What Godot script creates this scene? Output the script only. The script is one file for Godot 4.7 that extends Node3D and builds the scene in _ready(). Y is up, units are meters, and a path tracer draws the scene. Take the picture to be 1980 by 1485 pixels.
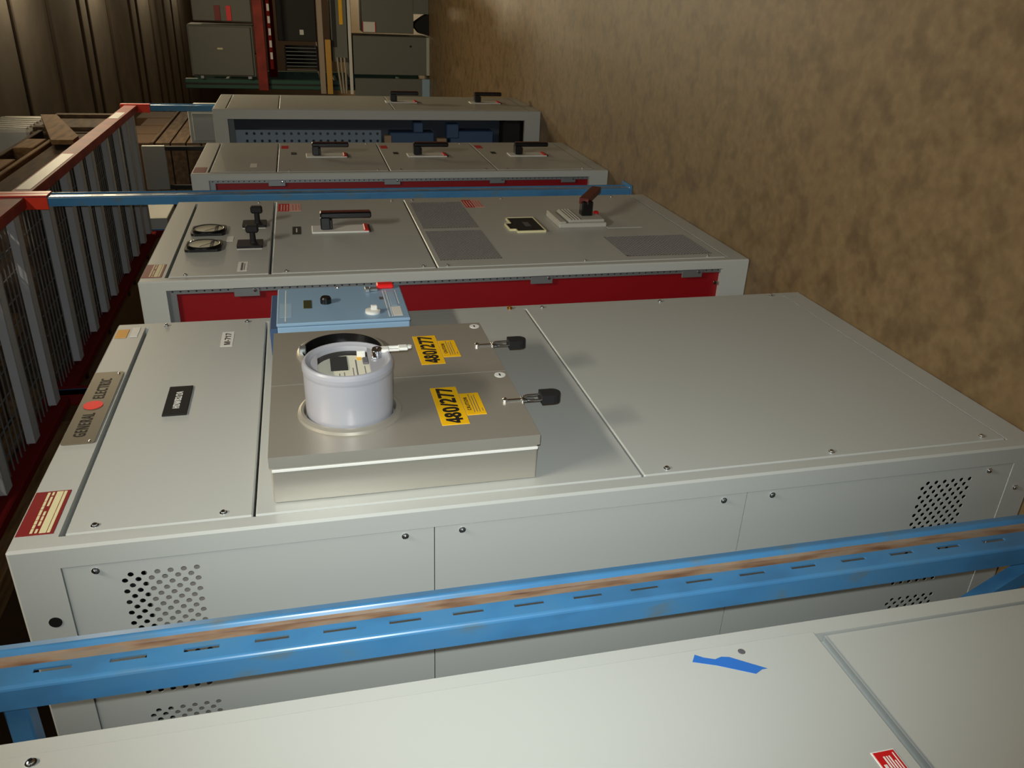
extends Node3D
# A warehouse aisle with a row of grey electrical switchboards standing in pallet rack bays.
# x runs along the row (away from the camera), y is up, z points from the rack into the aisle.

class MB:
	var v := PackedVector3Array()
	var n := PackedVector3Array()

	func tri(a: Vector3, b: Vector3, c: Vector3, na: Vector3, nb: Vector3, nc: Vector3) -> void:
		var g := (b - a).cross(c - a)
		if g.length_squared() < 1e-18:
			return
		if g.dot(na + nb + nc) > 0.0:
			v.append_array([a, c, b]); n.append_array([na, nc, nb])
		else:
			v.append_array([a, b, c]); n.append_array([na, nb, nc])

	func face(p: Array, hint: Vector3) -> void:
		var g: Vector3 = (p[1] - p[0]).cross(p[2] - p[0])
		if g.length_squared() < 1e-18 and p.size() > 3:
			g = (p[2] - p[0]).cross(p[3] - p[0])
		g = g.normalized()
		if g.dot(hint) < 0.0:
			g = -g
		for i in range(1, p.size() - 1):
			tri(p[0], p[i], p[i + 1], g, g, g)

	# a box with chamfered edges; open = {face: Rect2} cuts an opening with walls of depth t into a face (faces: px nx py ny pz nz)
	func box(lo: Vector3, hi: Vector3, b := 0.0, open := {}, t := 0.03) -> MB:
		var c := (lo + hi) / 2.0
		var h := (hi - lo) / 2.0
		b = minf(b, minf(h.x, minf(h.y, h.z)) * 0.9)
		for ax in 3:
			for s: float in [-1.0, 1.0]:
				var nn := Vector3.ZERO
				nn[ax] = s
				var i := (ax + 1) % 3
				var j := (ax + 2) % 3
				var key: String = ("p" if s > 0 else "n") + "xyz"[ax]
				var w := c[ax] + s * h[ax]
				var at := func(pu: float, pv: float, pw: float) -> Vector3:
					var q := Vector3.ZERO
					q[ax] = pw; q[i] = pu; q[j] = pv
					return q
				var u0 := c[i] - h[i] + b
				var u1 := c[i] + h[i] - b
				var v0 := c[j] - h[j] + b
				var v1 := c[j] + h[j] - b
				if open.has(key):
					var o: Rect2 = open[key]   # in the (i, j) axes of that face
					var a0 := o.position.x
					var a1 := o.end.x
					var b0 := o.position.y
					var b1 := o.end.y
					face([at.call(u0, v0, w), at.call(u1, v0, w), at.call(u1, b0, w), at.call(u0, b0, w)], nn)
					face([at.call(u0, b1, w), at.call(u1, b1, w), at.call(u1, v1, w), at.call(u0, v1, w)], nn)
					face([at.call(u0, b0, w), at.call(a0, b0, w), at.call(a0, b1, w), at.call(u0, b1, w)], nn)
					face([at.call(a1, b0, w), at.call(u1, b0, w), at.call(u1, b1, w), at.call(a1, b1, w)], nn)
					var k := w - s * t
					var e := Vector3.ZERO
					e[i] = 1.0
					var f := Vector3.ZERO
					f[j] = 1.0
					face([at.call(a0, b0, w), at.call(a0, b1, w), at.call(a0, b1, k), at.call(a0, b0, k)], e)
					face([at.call(a1, b0, w), at.call(a1, b1, w), at.call(a1, b1, k), at.call(a1, b0, k)], -e)
					face([at.call(a0, b0, w), at.call(a1, b0, w), at.call(a1, b0, k), at.call(a0, b0, k)], f)
					face([at.call(a0, b1, w), at.call(a1, b1, w), at.call(a1, b1, k), at.call(a0, b1, k)], -f)
				else:
					face([at.call(u0, v0, w), at.call(u1, v0, w), at.call(u1, v1, w), at.call(u0, v1, w)], nn)
		if b > 0.0:
			for ax in 3:
				var i := (ax + 1) % 3
				var j := (ax + 2) % 3
				for si: float in [-1.0, 1.0]:
					for sj: float in [-1.0, 1.0]:
						var q := []
						for e in [[-1.0, 0], [1.0, 0], [1.0, 1], [-1.0, 1]]:
							var r := Vector3.ZERO
							r[ax] = c[ax] + e[0] * (h[ax] - b)
							r[i] = c[i] + si * (h[i] - (b if e[1] else 0.0))
							r[j] = c[j] + sj * (h[j] - (0.0 if e[1] else b))
							q.append(r)
						var hint := Vector3.ZERO
						hint[i] = si; hint[j] = sj
						face(q, hint)
			for sx: float in [-1.0, 1.0]:
				for sy: float in [-1.0, 1.0]:
					for sz: float in [-1.0, 1.0]:
						var s := Vector3(sx, sy, sz)
						var k := c + s * (h - Vector3(b, b, b))
						face([k + Vector3(sx * b, 0, 0), k + Vector3(0, sy * b, 0), k + Vector3(0, 0, sz * b)], s)
		return self

	func lathe(prof: Array, at: Vector3, axis: Vector3, seg := 32, from := 0.0, upto := TAU) -> MB:
		axis = axis.normalized()
		var e := axis.cross(Vector3(0, 1, 0) if absf(axis.y) < 0.9 else Vector3(1, 0, 0)).normalized()
		var f := axis.cross(e)
		for k in seg:
			var a0 := from + (upto - from) * k / seg
			var a1 := from + (upto - from) * (k + 1) / seg
			var d0 := e * cos(a0) + f * sin(a0)
			var d1 := e * cos(a1) + f * sin(a1)
			for i in prof.size() - 1:
				var p: Vector2 = prof[i]
				var q: Vector2 = prof[i + 1]
				var m := Vector2(q.y - p.y, p.x - q.x).normalized()
				var n0 := (d0 * m.x + axis * m.y)
				var n1 := (d1 * m.x + axis * m.y)
				var A := at + d0 * p.x + axis * p.y
				var B := at + d1 * p.x + axis * p.y
				var C := at + d1 * q.x + axis * q.y
				var D := at + d0 * q.x + axis * q.y
				tri(A, B, C, n0, n1, n1)
				tri(A, C, D, n0, n1, n0)
		return self

	func rod(a: Vector3, b: Vector3, r: float, seg := 12) -> MB:
		var L := a.distance_to(b)
		return lathe([Vector2(0, 0), Vector2(r, 0), Vector2(r, L), Vector2(0, L)], a, b - a, seg)

	func path(p: Array, r: float, seg := 8) -> MB:
		for i in p.size() - 1:
			rod(p[i], p[i + 1], r, seg)
		return self

	# a bar of rectangular section from a to b; w across (nearest to side), h the other way
	func bar(a: Vector3, b: Vector3, side: Vector3, w: float, h: float) -> MB:
		var d := (b - a).normalized()
		var s := (side - d * side.dot(d)).normalized() * w / 2.0
		var t := d.cross(s).normalized() * h / 2.0
		var p := [a - s - t, a + s - t, a + s + t, a - s + t, b - s - t, b + s - t, b + s + t, b - s + t]
		face([p[0], p[1], p[2], p[3]], -d); face([p[4], p[5], p[6], p[7]], d)
		face([p[0], p[1], p[5], p[4]], -t); face([p[2], p[3], p[7], p[6]], t)
		face([p[0], p[3], p[7], p[4]], -s); face([p[1], p[2], p[6], p[5]], s)
		return self

	# poly in T's xy plane, from depth d0 to d1 along T's z
	func prism(poly: PackedVector2Array, d0: float, d1: float, T := Transform3D()) -> MB:
		var ix := Geometry2D.triangulate_polygon(poly)
		for d in [d0, d1]:
			var nn := T.basis.z * (1.0 if d == d1 else -1.0)
			for k in ix.size() / 3:
				var q := []
				for m in 3:
					var p2 := poly[ix[k * 3 + m]]
					q.append(T * Vector3(p2.x, p2.y, d))
				face(q, nn)
		var cw := Geometry2D.is_polygon_clockwise(poly)
		for k in poly.size():
			var a := poly[k]
			var b := poly[(k + 1) % poly.size()]
			var m := Vector2(b.y - a.y, a.x - b.x) * (-1.0 if cw else 1.0)
			face([T * Vector3(a.x, a.y, d0), T * Vector3(b.x, b.y, d0), T * Vector3(b.x, b.y, d1), T * Vector3(a.x, a.y, d1)], T.basis * Vector3(m.x, m.y, 0))
		return self

	func rect(T: Transform3D, u0: float, u1: float, v0: float, v1: float) -> MB:
		if u1 - u0 > 1e-6 and v1 - v0 > 1e-6:
			face([T * Vector3(u0, v0, 0), T * Vector3(u1, v0, 0), T * Vector3(u1, v1, 0), T * Vector3(u0, v1, 0)], T.basis.z)
		return self

	# a rectangle with a round hole at its centre whose wall goes t deep
	func ring(T: Transform3D, u0: float, u1: float, v0: float, v1: float, r: float, t: float, seg := 12) -> MB:
		var c := Vector2((u0 + u1) / 2, (v0 + v1) / 2)
		var hu := (u1 - u0) / 2
		var hv := (v1 - v0) / 2
		var k0 := atan2(hv, hu)
		var an := [k0, PI - k0, PI + k0, TAU - k0]
		for k in seg:
			var a := TAU * k / seg
			if an.slice(0, 4).all(func(z): return absf(z - a) > 0.04):
				an.append(a)
		an.sort()
		for k in an.size():
			var a0: float = an[k]
			var a1: float = an[(k + 1) % an.size()]
			var d0 := Vector2(cos(a0), sin(a0))
			var d1 := Vector2(cos(a1), sin(a1))
			var o0 := c + d0 * minf(hu / maxf(absf(d0.x), 1e-6), hv / maxf(absf(d0.y), 1e-6))
			var o1 := c + d1 * minf(hu / maxf(absf(d1.x), 1e-6), hv / maxf(absf(d1.y), 1e-6))
			var i0 := c + d0 * r
			var i1 := c + d1 * r
			face([T * Vector3(i0.x, i0.y, 0), T * Vector3(o0.x, o0.y, 0), T * Vector3(o1.x, o1.y, 0), T * Vector3(i1.x, i1.y, 0)], T.basis.z)
			var m := -(d0 + d1)
			face([T * Vector3(i0.x, i0.y, 0), T * Vector3(i1.x, i1.y, 0), T * Vector3(i1.x, i1.y, -t), T * Vector3(i0.x, i0.y, -t)], T.basis * Vector3(m.x, m.y, 0))
		return self

	# a rectangle with a rectangular slot
	func slot(T: Transform3D, u0: float, u1: float, v0: float, v1: float, a0: float, a1: float, b0: float, b1: float, t: float) -> MB:
		rect(T, u0, u1, v0, b0); rect(T, u0, u1, b1, v1); rect(T, u0, a0, b0, b1); rect(T, a1, u1, b0, b1)
		var q := [Vector2(a0, b0), Vector2(a1, b0), Vector2(a1, b1), Vector2(a0, b1)]
		var c := Vector2((a0 + a1) / 2, (b0 + b1) / 2)
		for k in 4:
			var p: Vector2 = q[k]
			var r: Vector2 = q[(k + 1) % 4]
			var m := c - (p + r) / 2
			face([T * Vector3(p.x, p.y, 0), T * Vector3(r.x, r.y, 0), T * Vector3(r.x, r.y, -t), T * Vector3(p.x, p.y, -t)], T.basis * Vector3(m.x, m.y, 0))
		return self

	# staggered round holes: nu columns half a pitch apart; returns the patch's outline (u0, u1, v0, v1)
	func vent(T: Transform3D, uc: float, nu: int, hu: float, vc: float, nv: int, pv: float, r: float, t: float) -> Array:
		for i in nu:
			var a := uc + (i - 0.5) * hu
			var b := a + hu
			var s := vc - pv / 2 + (pv / 2 if i % 2 else 0.0)
			for j in nv:
				ring(T, a, b, s + j * pv, s + (j + 1) * pv, r, t, 12)
			if i % 2:
				rect(T, a, b, vc - pv / 2, vc)
			else:
				rect(T, a, b, vc - pv / 2 + nv * pv, vc + nv * pv)
		return [uc - hu / 2, uc + (nu - 0.5) * hu, vc - pv / 2, vc + nv * pv]

	func mesh() -> ArrayMesh:
		var a := []
		a.resize(Mesh.ARRAY_MAX)
		a[Mesh.ARRAY_VERTEX] = v
		a[Mesh.ARRAY_NORMAL] = n
		var m := ArrayMesh.new()
		m.add_surface_from_arrays(Mesh.PRIMITIVE_TRIANGLES, a)
		return m


var M := {}
var H := 2.286
var font: SystemFont
var screw_mesh: ArrayMesh

# ---------------------------------------------------------------- helpers
func name_for(called: String, parent: Node) -> String:
	if not parent.has_node(called):
		return called
	var k := 1
	while parent.has_node("%s_%03d" % [called, k]):
		k += 1
	return "%s_%03d" % [called, k]

func put(called: String, mb, m: Material, parent: Node = self, label := "") -> MeshInstance3D:
	var o := MeshInstance3D.new()
	o.mesh = mb.mesh() if mb is MB else mb
	o.material_override = m
	o.name = name_for(called, parent)
	parent.add_child(o, true)
	if label:
		o.set_meta("label", label)
	return o

func thing(called: String, label: String, category: String, at := Vector3.ZERO, group := "") -> Node3D:
	var o := Node3D.new()
	o.name = name_for(called, self)
	add_child(o, true)
	o.position = at
	return tag(o, label, category, group)

func tag(o: Node3D, label: String, category: String, group := "") -> Node3D:
	o.set_meta("label", label)
	o.set_meta("category", category)
	if group:
		o.set_meta("group", group)
	return o

func struct(called: String, mb, m: Material, label: String, parent: Node = self) -> MeshInstance3D:
	var o := put(called, mb, m, parent)
	if parent == self:
		o.set_meta("kind", "structure")
		o.set_meta("label", label)
	return o

func stuff(o: Node) -> void:
	o.set_meta("kind", "stuff")

# flat lettering that fills the box w by h, centred at c, facing "front" with "up"
func letters(s: String, c: Vector3, w: float, h: float, m: Material, parent: Node, front := Vector3(0, 0, 1), up := Vector3(0, 1, 0), bold := true) -> MeshInstance3D:
	var t := TextMesh.new()
	t.text = s
	var sf := SystemFont.new()
	sf.font_names = PackedStringArray(["Droid Sans"])
	sf.font_weight = 700 if bold else 400
	var f := FontVariation.new()
	f.base_font = sf
	f.variation_embolden = 0.6 if h > 0.03 else 0.15
	t.font = f
	t.font_size = 32
	t.pixel_size = 0.01
	t.depth = 0.02
	t.horizontal_alignment = HORIZONTAL_ALIGNMENT_CENTER
	var bb := t.get_aabb()
	var o := put("lettering", t, m, parent)
	var k := Vector3(w / maxf(bb.size.x, 1e-4), h / maxf(bb.size.y, 1e-4), 0.02)
	var B := Basis(up.cross(front), up, front)
	o.transform = Transform3D(Basis(B.x * k.x, B.y * k.y, B.z * k.z), c - B * (bb.get_center() * k))
	return o

func noise_tex(ramp: Array, freq: float, seed_: int, size := 512, oct := 5, kind := FastNoiseLite.TYPE_SIMPLEX_SMOOTH, bump := false) -> NoiseTexture2D:
	var f := FastNoiseLite.new()
	f.seed = seed_
	f.noise_type = kind
	f.frequency = freq
	f.fractal_octaves = oct
	var t := NoiseTexture2D.new()
	t.width = size
	t.height = size
	t.seamless = true
	t.noise = f
	if ramp.size():
		var g := Gradient.new()
		var offs := PackedFloat32Array()
		var cols := PackedColorArray()
		for r in ramp:
			offs.append(r[0]); cols.append(r[1])
		g.offsets = offs
		g.colors = cols
		t.color_ramp = g
	return t

func mat(c: Color, rough := 0.5, metal := 0.0, spec := 0.5) -> StandardMaterial3D:
	var m := StandardMaterial3D.new()
	m.albedo_color = c
	m.roughness = rough
	m.metallic = metal
	m.metallic_specular = spec
	return m

func textured(m: StandardMaterial3D, tex: Texture2D, scale: Vector3, world := true) -> StandardMaterial3D:
	m.albedo_color = Color.WHITE
	m.albedo_texture = tex
	m.uv1_triplanar = true
	m.uv1_world_triplanar = world
	m.uv1_scale = scale
	return m

func bumped(m: StandardMaterial3D, tex: Texture2D, cm: float) -> StandardMaterial3D:
	m.heightmap_enabled = true
	m.heightmap_texture = tex
	m.heightmap_scale = cm
	return m

func make_materials() -> void:
	M.paint = mat(Color(0.705, 0.715, 0.70), 0.36)
	M.paint_dull = mat(Color(0.66, 0.67, 0.66), 0.5)
	M.dark = mat(Color(0.03, 0.03, 0.032), 0.6)
	M.black = mat(Color(0.045, 0.045, 0.05), 0.32)
	M.black_matt = mat(Color(0.05, 0.05, 0.055), 0.75)
	M.white = mat(Color(0.88, 0.88, 0.86), 0.5)
	M.cream = mat(Color(0.86, 0.83, 0.66), 0.5)
	M.red = mat(Color(0.78, 0.10, 0.12), 0.45)
	M.bright_red = mat(Color(0.92, 0.12, 0.12), 0.4)
	M.label_red = mat(Color(0.50, 0.085, 0.10), 0.5)
	M.barrier = mat(Color(0.53, 0.04, 0.075), 0.42)
	M.yellow = mat(Color(0.94, 0.72, 0.05), 0.5)
	M.amber = mat(Color(0.86, 0.62, 0.2), 0.5)
	M.chrome = mat(Color(0.85, 0.86, 0.88), 0.18, 1.0)
	M.zinc = mat(Color(0.62, 0.64, 0.65), 0.42, 0.75)
	M.brass = mat(Color(0.85, 0.62, 0.3), 0.3, 1.0)
	M.stainless = mat(Color(0.715, 0.695, 0.65), 0.34, 0.55)
	M.plate = mat(Color(0.54, 0.51, 0.45), 0.36, 0.6)
	M.blue_box = mat(Color(0.54, 0.665, 0.775), 0.42)
	M.blue_dark = mat(Color(0.22, 0.32, 0.46), 0.5)
	M.pale_blue = mat(Color(0.60, 0.71, 0.80), 0.5)
	M.meter_grey = mat(Color(0.63, 0.63, 0.66), 0.3)
	M.glass = mat(Color(1, 1, 1, 0.04), 0.02, 0.0, 0.22)
	M.glass.transparency = BaseMaterial3D.TRANSPARENCY_ALPHA
	M.lcd = mat(Color(0.03, 0.035, 0.03), 0.8, 0.0, 0.1)
	M.screen = mat(Color(0.25, 0.27, 0.16), 0.25)
	M.handle_red = mat(Color(0.36, 0.09, 0.08), 0.4)
	M.tape = mat(Color(0.16, 0.41, 0.74), 0.65)
	M.ink = mat(Color(0.10, 0.085, 0.07), 0.6)
	M.grey_ink = mat(Color(0.35, 0.34, 0.36), 0.6)
	M.rubber = mat(Color(0.06, 0.06, 0.065), 0.8)
	M.post = textured(mat(Color.WHITE, 0.3), noise_tex([[0.0, Color(0.24, 0.42, 0.58)], [0.45, Color(0.26, 0.49, 0.68)], [0.76, Color(0.29, 0.50, 0.67)], [0.88, Color(0.37, 0.47, 0.54)], [0.98, Color(0.40, 0.36, 0.31)]], 0.012, 11, 512, 5), Vector3(0.9, 0.55, 0.9))
	M.rust = textured(mat(Color.WHITE, 0.85), noise_tex([[0.0, Color(0.33, 0.22, 0.16)], [0.35, Color(0.48, 0.37, 0.28)], [0.65, Color(0.54, 0.46, 0.38)], [1.0, Color(0.45, 0.45, 0.43)]], 0.03, 12, 512, 6), Vector3(2.5, 0.4, 2.5))
	M.beam = textured(mat(Color.WHITE, 0.4), noise_tex([[0.0, Color(0.48, 0.13, 0.09)], [0.6, Color(0.60, 0.18, 0.13)], [1.0, Color(0.66, 0.24, 0.17)]], 0.015, 13, 256), Vector3(1, 1, 1))
	M.beam.roughness = 0.6
	M.beam_red = mat(Color(0.46, 0.11, 0.10), 0.85, 0.0, 0.25)
	M.connector = mat(Color(0.90, 0.24, 0.13), 0.4)
	M.deck = mat(Color(0.80, 0.805, 0.82), 0.6, 0.0)
	M.wire = mat(Color(0.5, 0.5, 0.5), 0.5, 0.3)
	M.wood = textured(mat(Color.WHITE, 0.85), noise_tex([[0.0, Color(0.38, 0.27, 0.15)], [0.5, Color(0.52, 0.39, 0.24)], [1.0, Color(0.58, 0.45, 0.29)]], 0.02, 14, 256), Vector3(0.6, 4, 4))
	M.wood_old = textured(mat(Color.WHITE, 0.9), noise_tex([[0.0, Color(0.24, 0.18, 0.13)], [1.0, Color(0.42, 0.33, 0.24)]], 0.02, 15, 256), Vector3(0.6, 3, 3))
	M.carton = textured(mat(Color.WHITE, 0.9), noise_tex([[0.0, Color(0.46, 0.33, 0.20)], [1.0, Color(0.56, 0.42, 0.27)]], 0.01, 16, 256), Vector3(1, 1, 1))
	M.carton_dark = mat(Color(0.33, 0.24, 0.16), 0.9)
	M.white_sheen = mat(Color(0.95, 0.95, 0.92), 0.3, 0.0)  # white albedo stands in for the wrap mirroring a lamp
	M.green = mat(Color(0.17, 0.34, 0.29), 0.5)
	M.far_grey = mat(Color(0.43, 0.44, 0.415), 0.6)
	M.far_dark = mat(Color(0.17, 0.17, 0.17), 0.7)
	M.concrete = textured(mat(Color.WHITE, 0.5), noise_tex([[0.0, Color(0.40, 0.322, 0.217)], [0.4, Color(0.437, 0.358, 0.245)], [0.62, Color(0.455, 0.376, 0.258)], [1.0, Color(0.49, 0.41, 0.288)]], 0.035, 21, 1024, 6), Vector3(0.5, 0.5, 0.5))
	M.concrete.detail_enabled = true
	M.concrete.detail_blend_mode = BaseMaterial3D.BLEND_MODE_MUL
	M.concrete.detail_albedo = noise_tex([[0.0, Color(0.78, 0.76, 0.74)], [0.3, Color(0.91, 0.90, 0.89)], [0.5, Color(1, 1, 1)], [1.0, Color(1, 0.99, 0.97)]], 0.012, 22, 1024, 8)
	M.concrete.uv2_triplanar = true
	M.concrete.uv2_world_triplanar = true
	M.concrete.uv2_scale = Vector3(0.37, 0.37, 0.37)
	M.ceiling = textured(mat(Color.WHITE, 0.9), noise_tex([[0.0, Color(0.335, 0.315, 0.29)], [1.0, Color(0.405, 0.38, 0.35)]], 0.01, 23, 256), Vector3(0.3, 0.3, 0.3))
	M.joist = mat(Color(0.27, 0.23, 0.20), 0.8)
	M.wall = mat(Color(0.34, 0.28, 0.23), 0.9)
	M.tube = mat(Color(1, 1, 1), 0.5)
	M.tube.emission_enabled = true
	M.tube.emission = Color(1.0, 0.92, 0.78)
	M.tube.emission_energy_multiplier = 6.0

func screw(parent: Node, at: Vector3, front := Vector3(0, 0, 1)) -> void:
	if screw_mesh == null:
		screw_mesh = MB.new().lathe([Vector2(0.0075, 0), Vector2(0.0075, 0.0012), Vector2(0.0052, 0.0016), Vector2(0.0050, 0.0045), Vector2(0.003, 0.0058), Vector2(0.0, 0.0062)], Vector3.ZERO, Vector3(0, 0, 1), 10).mesh()
	var o := put("screw", screw_mesh, M.chrome, parent)
	if front.x < -0.5:
		o.basis = Basis(Vector3(0, 1, 0), -PI / 2)
	o.position = at

# flat plate standing on the front plane z
func sticker(called: String, m: Material, parent: Node, x0: float, x1: float, y0: float, y1: float, z := 0.002, t := 0.0012, label := "") -> MeshInstance3D:
	return put(called, MB.new().box(Vector3(x0, y0, z - 0.0005), Vector3(x1, y1, z + t), 0.0004), m, parent, label)

# ---------------------------------------------------------------- the scene
func _ready() -> void:
	set_camera_and_light()
	make_materials()
	build_hall()
	build_row_rack()
	near_cabinet()
	meter_cabinet()
	instrument_cabinet()
	switch_cabinet()
	open_cabinet()
	deck_goods()
	far_end()

func set_camera_and_light() -> void:
	var eye := Vector3(-1.355193, 1.712770, 0.949749)
	var fwd := Vector3(0.869411, -0.229659, -0.437471)
	var right := Vector3(0.433737, -0.069300, 0.898371)
	var up := Vector3(0.236636, 0.970801, -0.039362)
	var cam := Camera3D.new()
	cam.name = "camera"
	# the camera was held on its side: the picture's right is the world's down
	cam.transform = Transform3D(Basis(-up, right, -fwd), eye)
	cam.fov = 50.595
	cam.near = 0.05
	cam.far = 200.0
	add_child(cam)
	cam.current = true
	var we := WorldEnvironment.new()
	we.name = "world_environment"
	var e := Environment.new()
	e.background_mode = Environment.BG_COLOR
	e.background_color = Color(0, 0, 0)
	e.tonemap_mode = Environment.TONE_MAPPER_LINEAR
	e.tonemap_exposure = 1.0
	e.sdfgi_enabled = true
	e.ssao_enabled = true
	e.ssil_enabled = true
	we.environment = e
	add_child(we)
	# the camera's own flash, beside the lens
	var fl := SpotLight3D.new()
	fl.name = "camera_flash"
	fl.light_color = Color(0.965, 1.0, 0.995)
	fl.light_energy = 2.95
	fl.light_size = 0.008
	fl.spot_angle = 44.5
	fl.spot_angle_attenuation = 1.0
	fl.spot_range = 60.0
	fl.spot_attenuation = 2.0
	fl.shadow_enabled = true
	add_child(fl)
	fl.transform = Transform3D(Basis(-up, right, -fwd), eye + right * 0.024 + up * 0.012)

# the linear fittings over the aisle: a glowing tube pair and an area light of the same size just below it
func ceiling_fitting(x: float, z: float, y: float, which: String, energy: float, tint: Color) -> void:
	var t := thing("ceiling_light", which, "light", Vector3(x, y, z), "linear lights over the aisle")
	put("housing", MB.new().box(Vector3(-0.62, 0.02, -0.11), Vector3(0.62, 0.07, 0.11), 0.006), M.white, t)
	for s in [-0.4, 0.4]:
		put("hanger", MB.new().rod(Vector3(s, 0.07, 0), Vector3(s, 6.0 - y, 0), 0.006, 6), M.zinc, t)
	for s in [-0.05, 0.05]:
		put("glowing_tube", MB.new().rod(Vector3(-0.6, 0.0, s), Vector3(0.6, 0.0, s), 0.016, 10), M.tube, t)
	var a := AreaLight3D.new()
	a.name = "tube_light"
	a.area_size = Vector2(1.2, 0.14)
	a.light_energy = energy
	a.light_color = tint
	a.shadow_enabled = true
	a.area_range = 60.0
	a.area_attenuation = 2.0
	t.add_child(a)
	a.transform = Transform3D(Basis(Vector3(1, 0, 0), Vector3(0, 0, -1), Vector3(0, 1, 0)), Vector3(0, -0.025, 0))
	# added upward light, with no visible source, to brighten the ceiling
	var up := AreaLight3D.new()
	up.name = "added_uplight"
	up.area_size = Vector2(1.2, 0.2)
	up.light_energy = energy * 0.45
	up.light_color = a.light_color
	up.shadow_enabled = true
	up.area_range = 60.0
	up.area_attenuation = 2.0
	t.add_child(up)
	up.transform = Transform3D(Basis(Vector3(1, 0, 0), Vector3(0, 0, 1), Vector3(0, -1, 0)), Vector3(0, 0.08, 0))

func build_hall() -> void:
	var x0 := -5.0
	var x1 := 40.0
	var z0 := -6.0
	var z1 := 6.0
	struct("floor", MB.new().box(Vector3(x0, -0.2, z0), Vector3(x1, 0, z1)), M.concrete, "worn brown concrete floor of the aisle")
	var ce := struct("ceiling", MB.new().box(Vector3(x0, 6.0, z0), Vector3(x1, 6.2, z1)), M.ceiling, "dark brown boarded ceiling high above the racks")
	var k := 0
	for x in [2.0, 6.0, 10.0, 14.0, 16.2, 18.6, 19.4, 21.5, 24.5, 25.6, 28.0, 29.4, 31.0, 33.0, 35.0]:
		put("joist", MB.new().box(Vector3(x - 0.04, 5.95, z0), Vector3(x + 0.04, 6.0, z1), 0.01), M.joist, ce)
		k += 1
	struct("wall_rear", MB.new().box(Vector3(x0, 0, z0 - 0.2), Vector3(x1, 6.0, z0)), M.wall, "dark brown wall behind the rack row")
	struct("wall_aisle", MB.new().box(Vector3(x0, 0, z1), Vector3(x1, 6.0, z1 + 0.2)), M.wall, "dark wall on the aisle side")
	struct("wall_near", MB.new().box(Vector3(x0 - 0.2, 0, z0), Vector3(x0, 6.0, z1)), M.wall, "dark wall behind the camera")
	struct("wall_far", MB.new().box(Vector3(x1, 0, z0), Vector3(x1 + 0.2, 6.0, z1)), M.wall, "dark wall at the far end")
	# [x, height, energy]: two fittings light the near bays, the last four are added to brighten the ceiling
	var fit := [[-0.7, 4.2, 8.4, "linear light hanging over the aisle beside the nearest cabinet"], [-3.4, 4.2, 0.8, "linear light hanging over the aisle behind the camera"],
		[4.4, 3.7, 0.35, "linear light over the aisle beside the three-handle cabinet"], [6.9, 3.9, 6.5, "linear light over the aisle between the open cabinet and the far rack"],
		[14.0, 5.0, 20.0, "added unseen light beyond the far rack, brightening the ceiling"], [20.0, 5.0, 20.0, "added unseen light two fittings beyond the far rack, brightening the ceiling"], [27.0, 5.0, 20.0, "added unseen light near the far wall, brightening the ceiling"], [34.0, 5.0, 20.0, "added unseen light nearest the far wall, brightening the ceiling"]]
	for q in fit:
		ceiling_fitting(q[0], 1.0 if q[0] > 0.0 and q[0] < 10.0 else 1.6, q[1], q[3], q[2], Color(1.0, 0.955, 0.87) if q[0] < 0.0 else Color(1.0, 0.92, 0.76))

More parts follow.
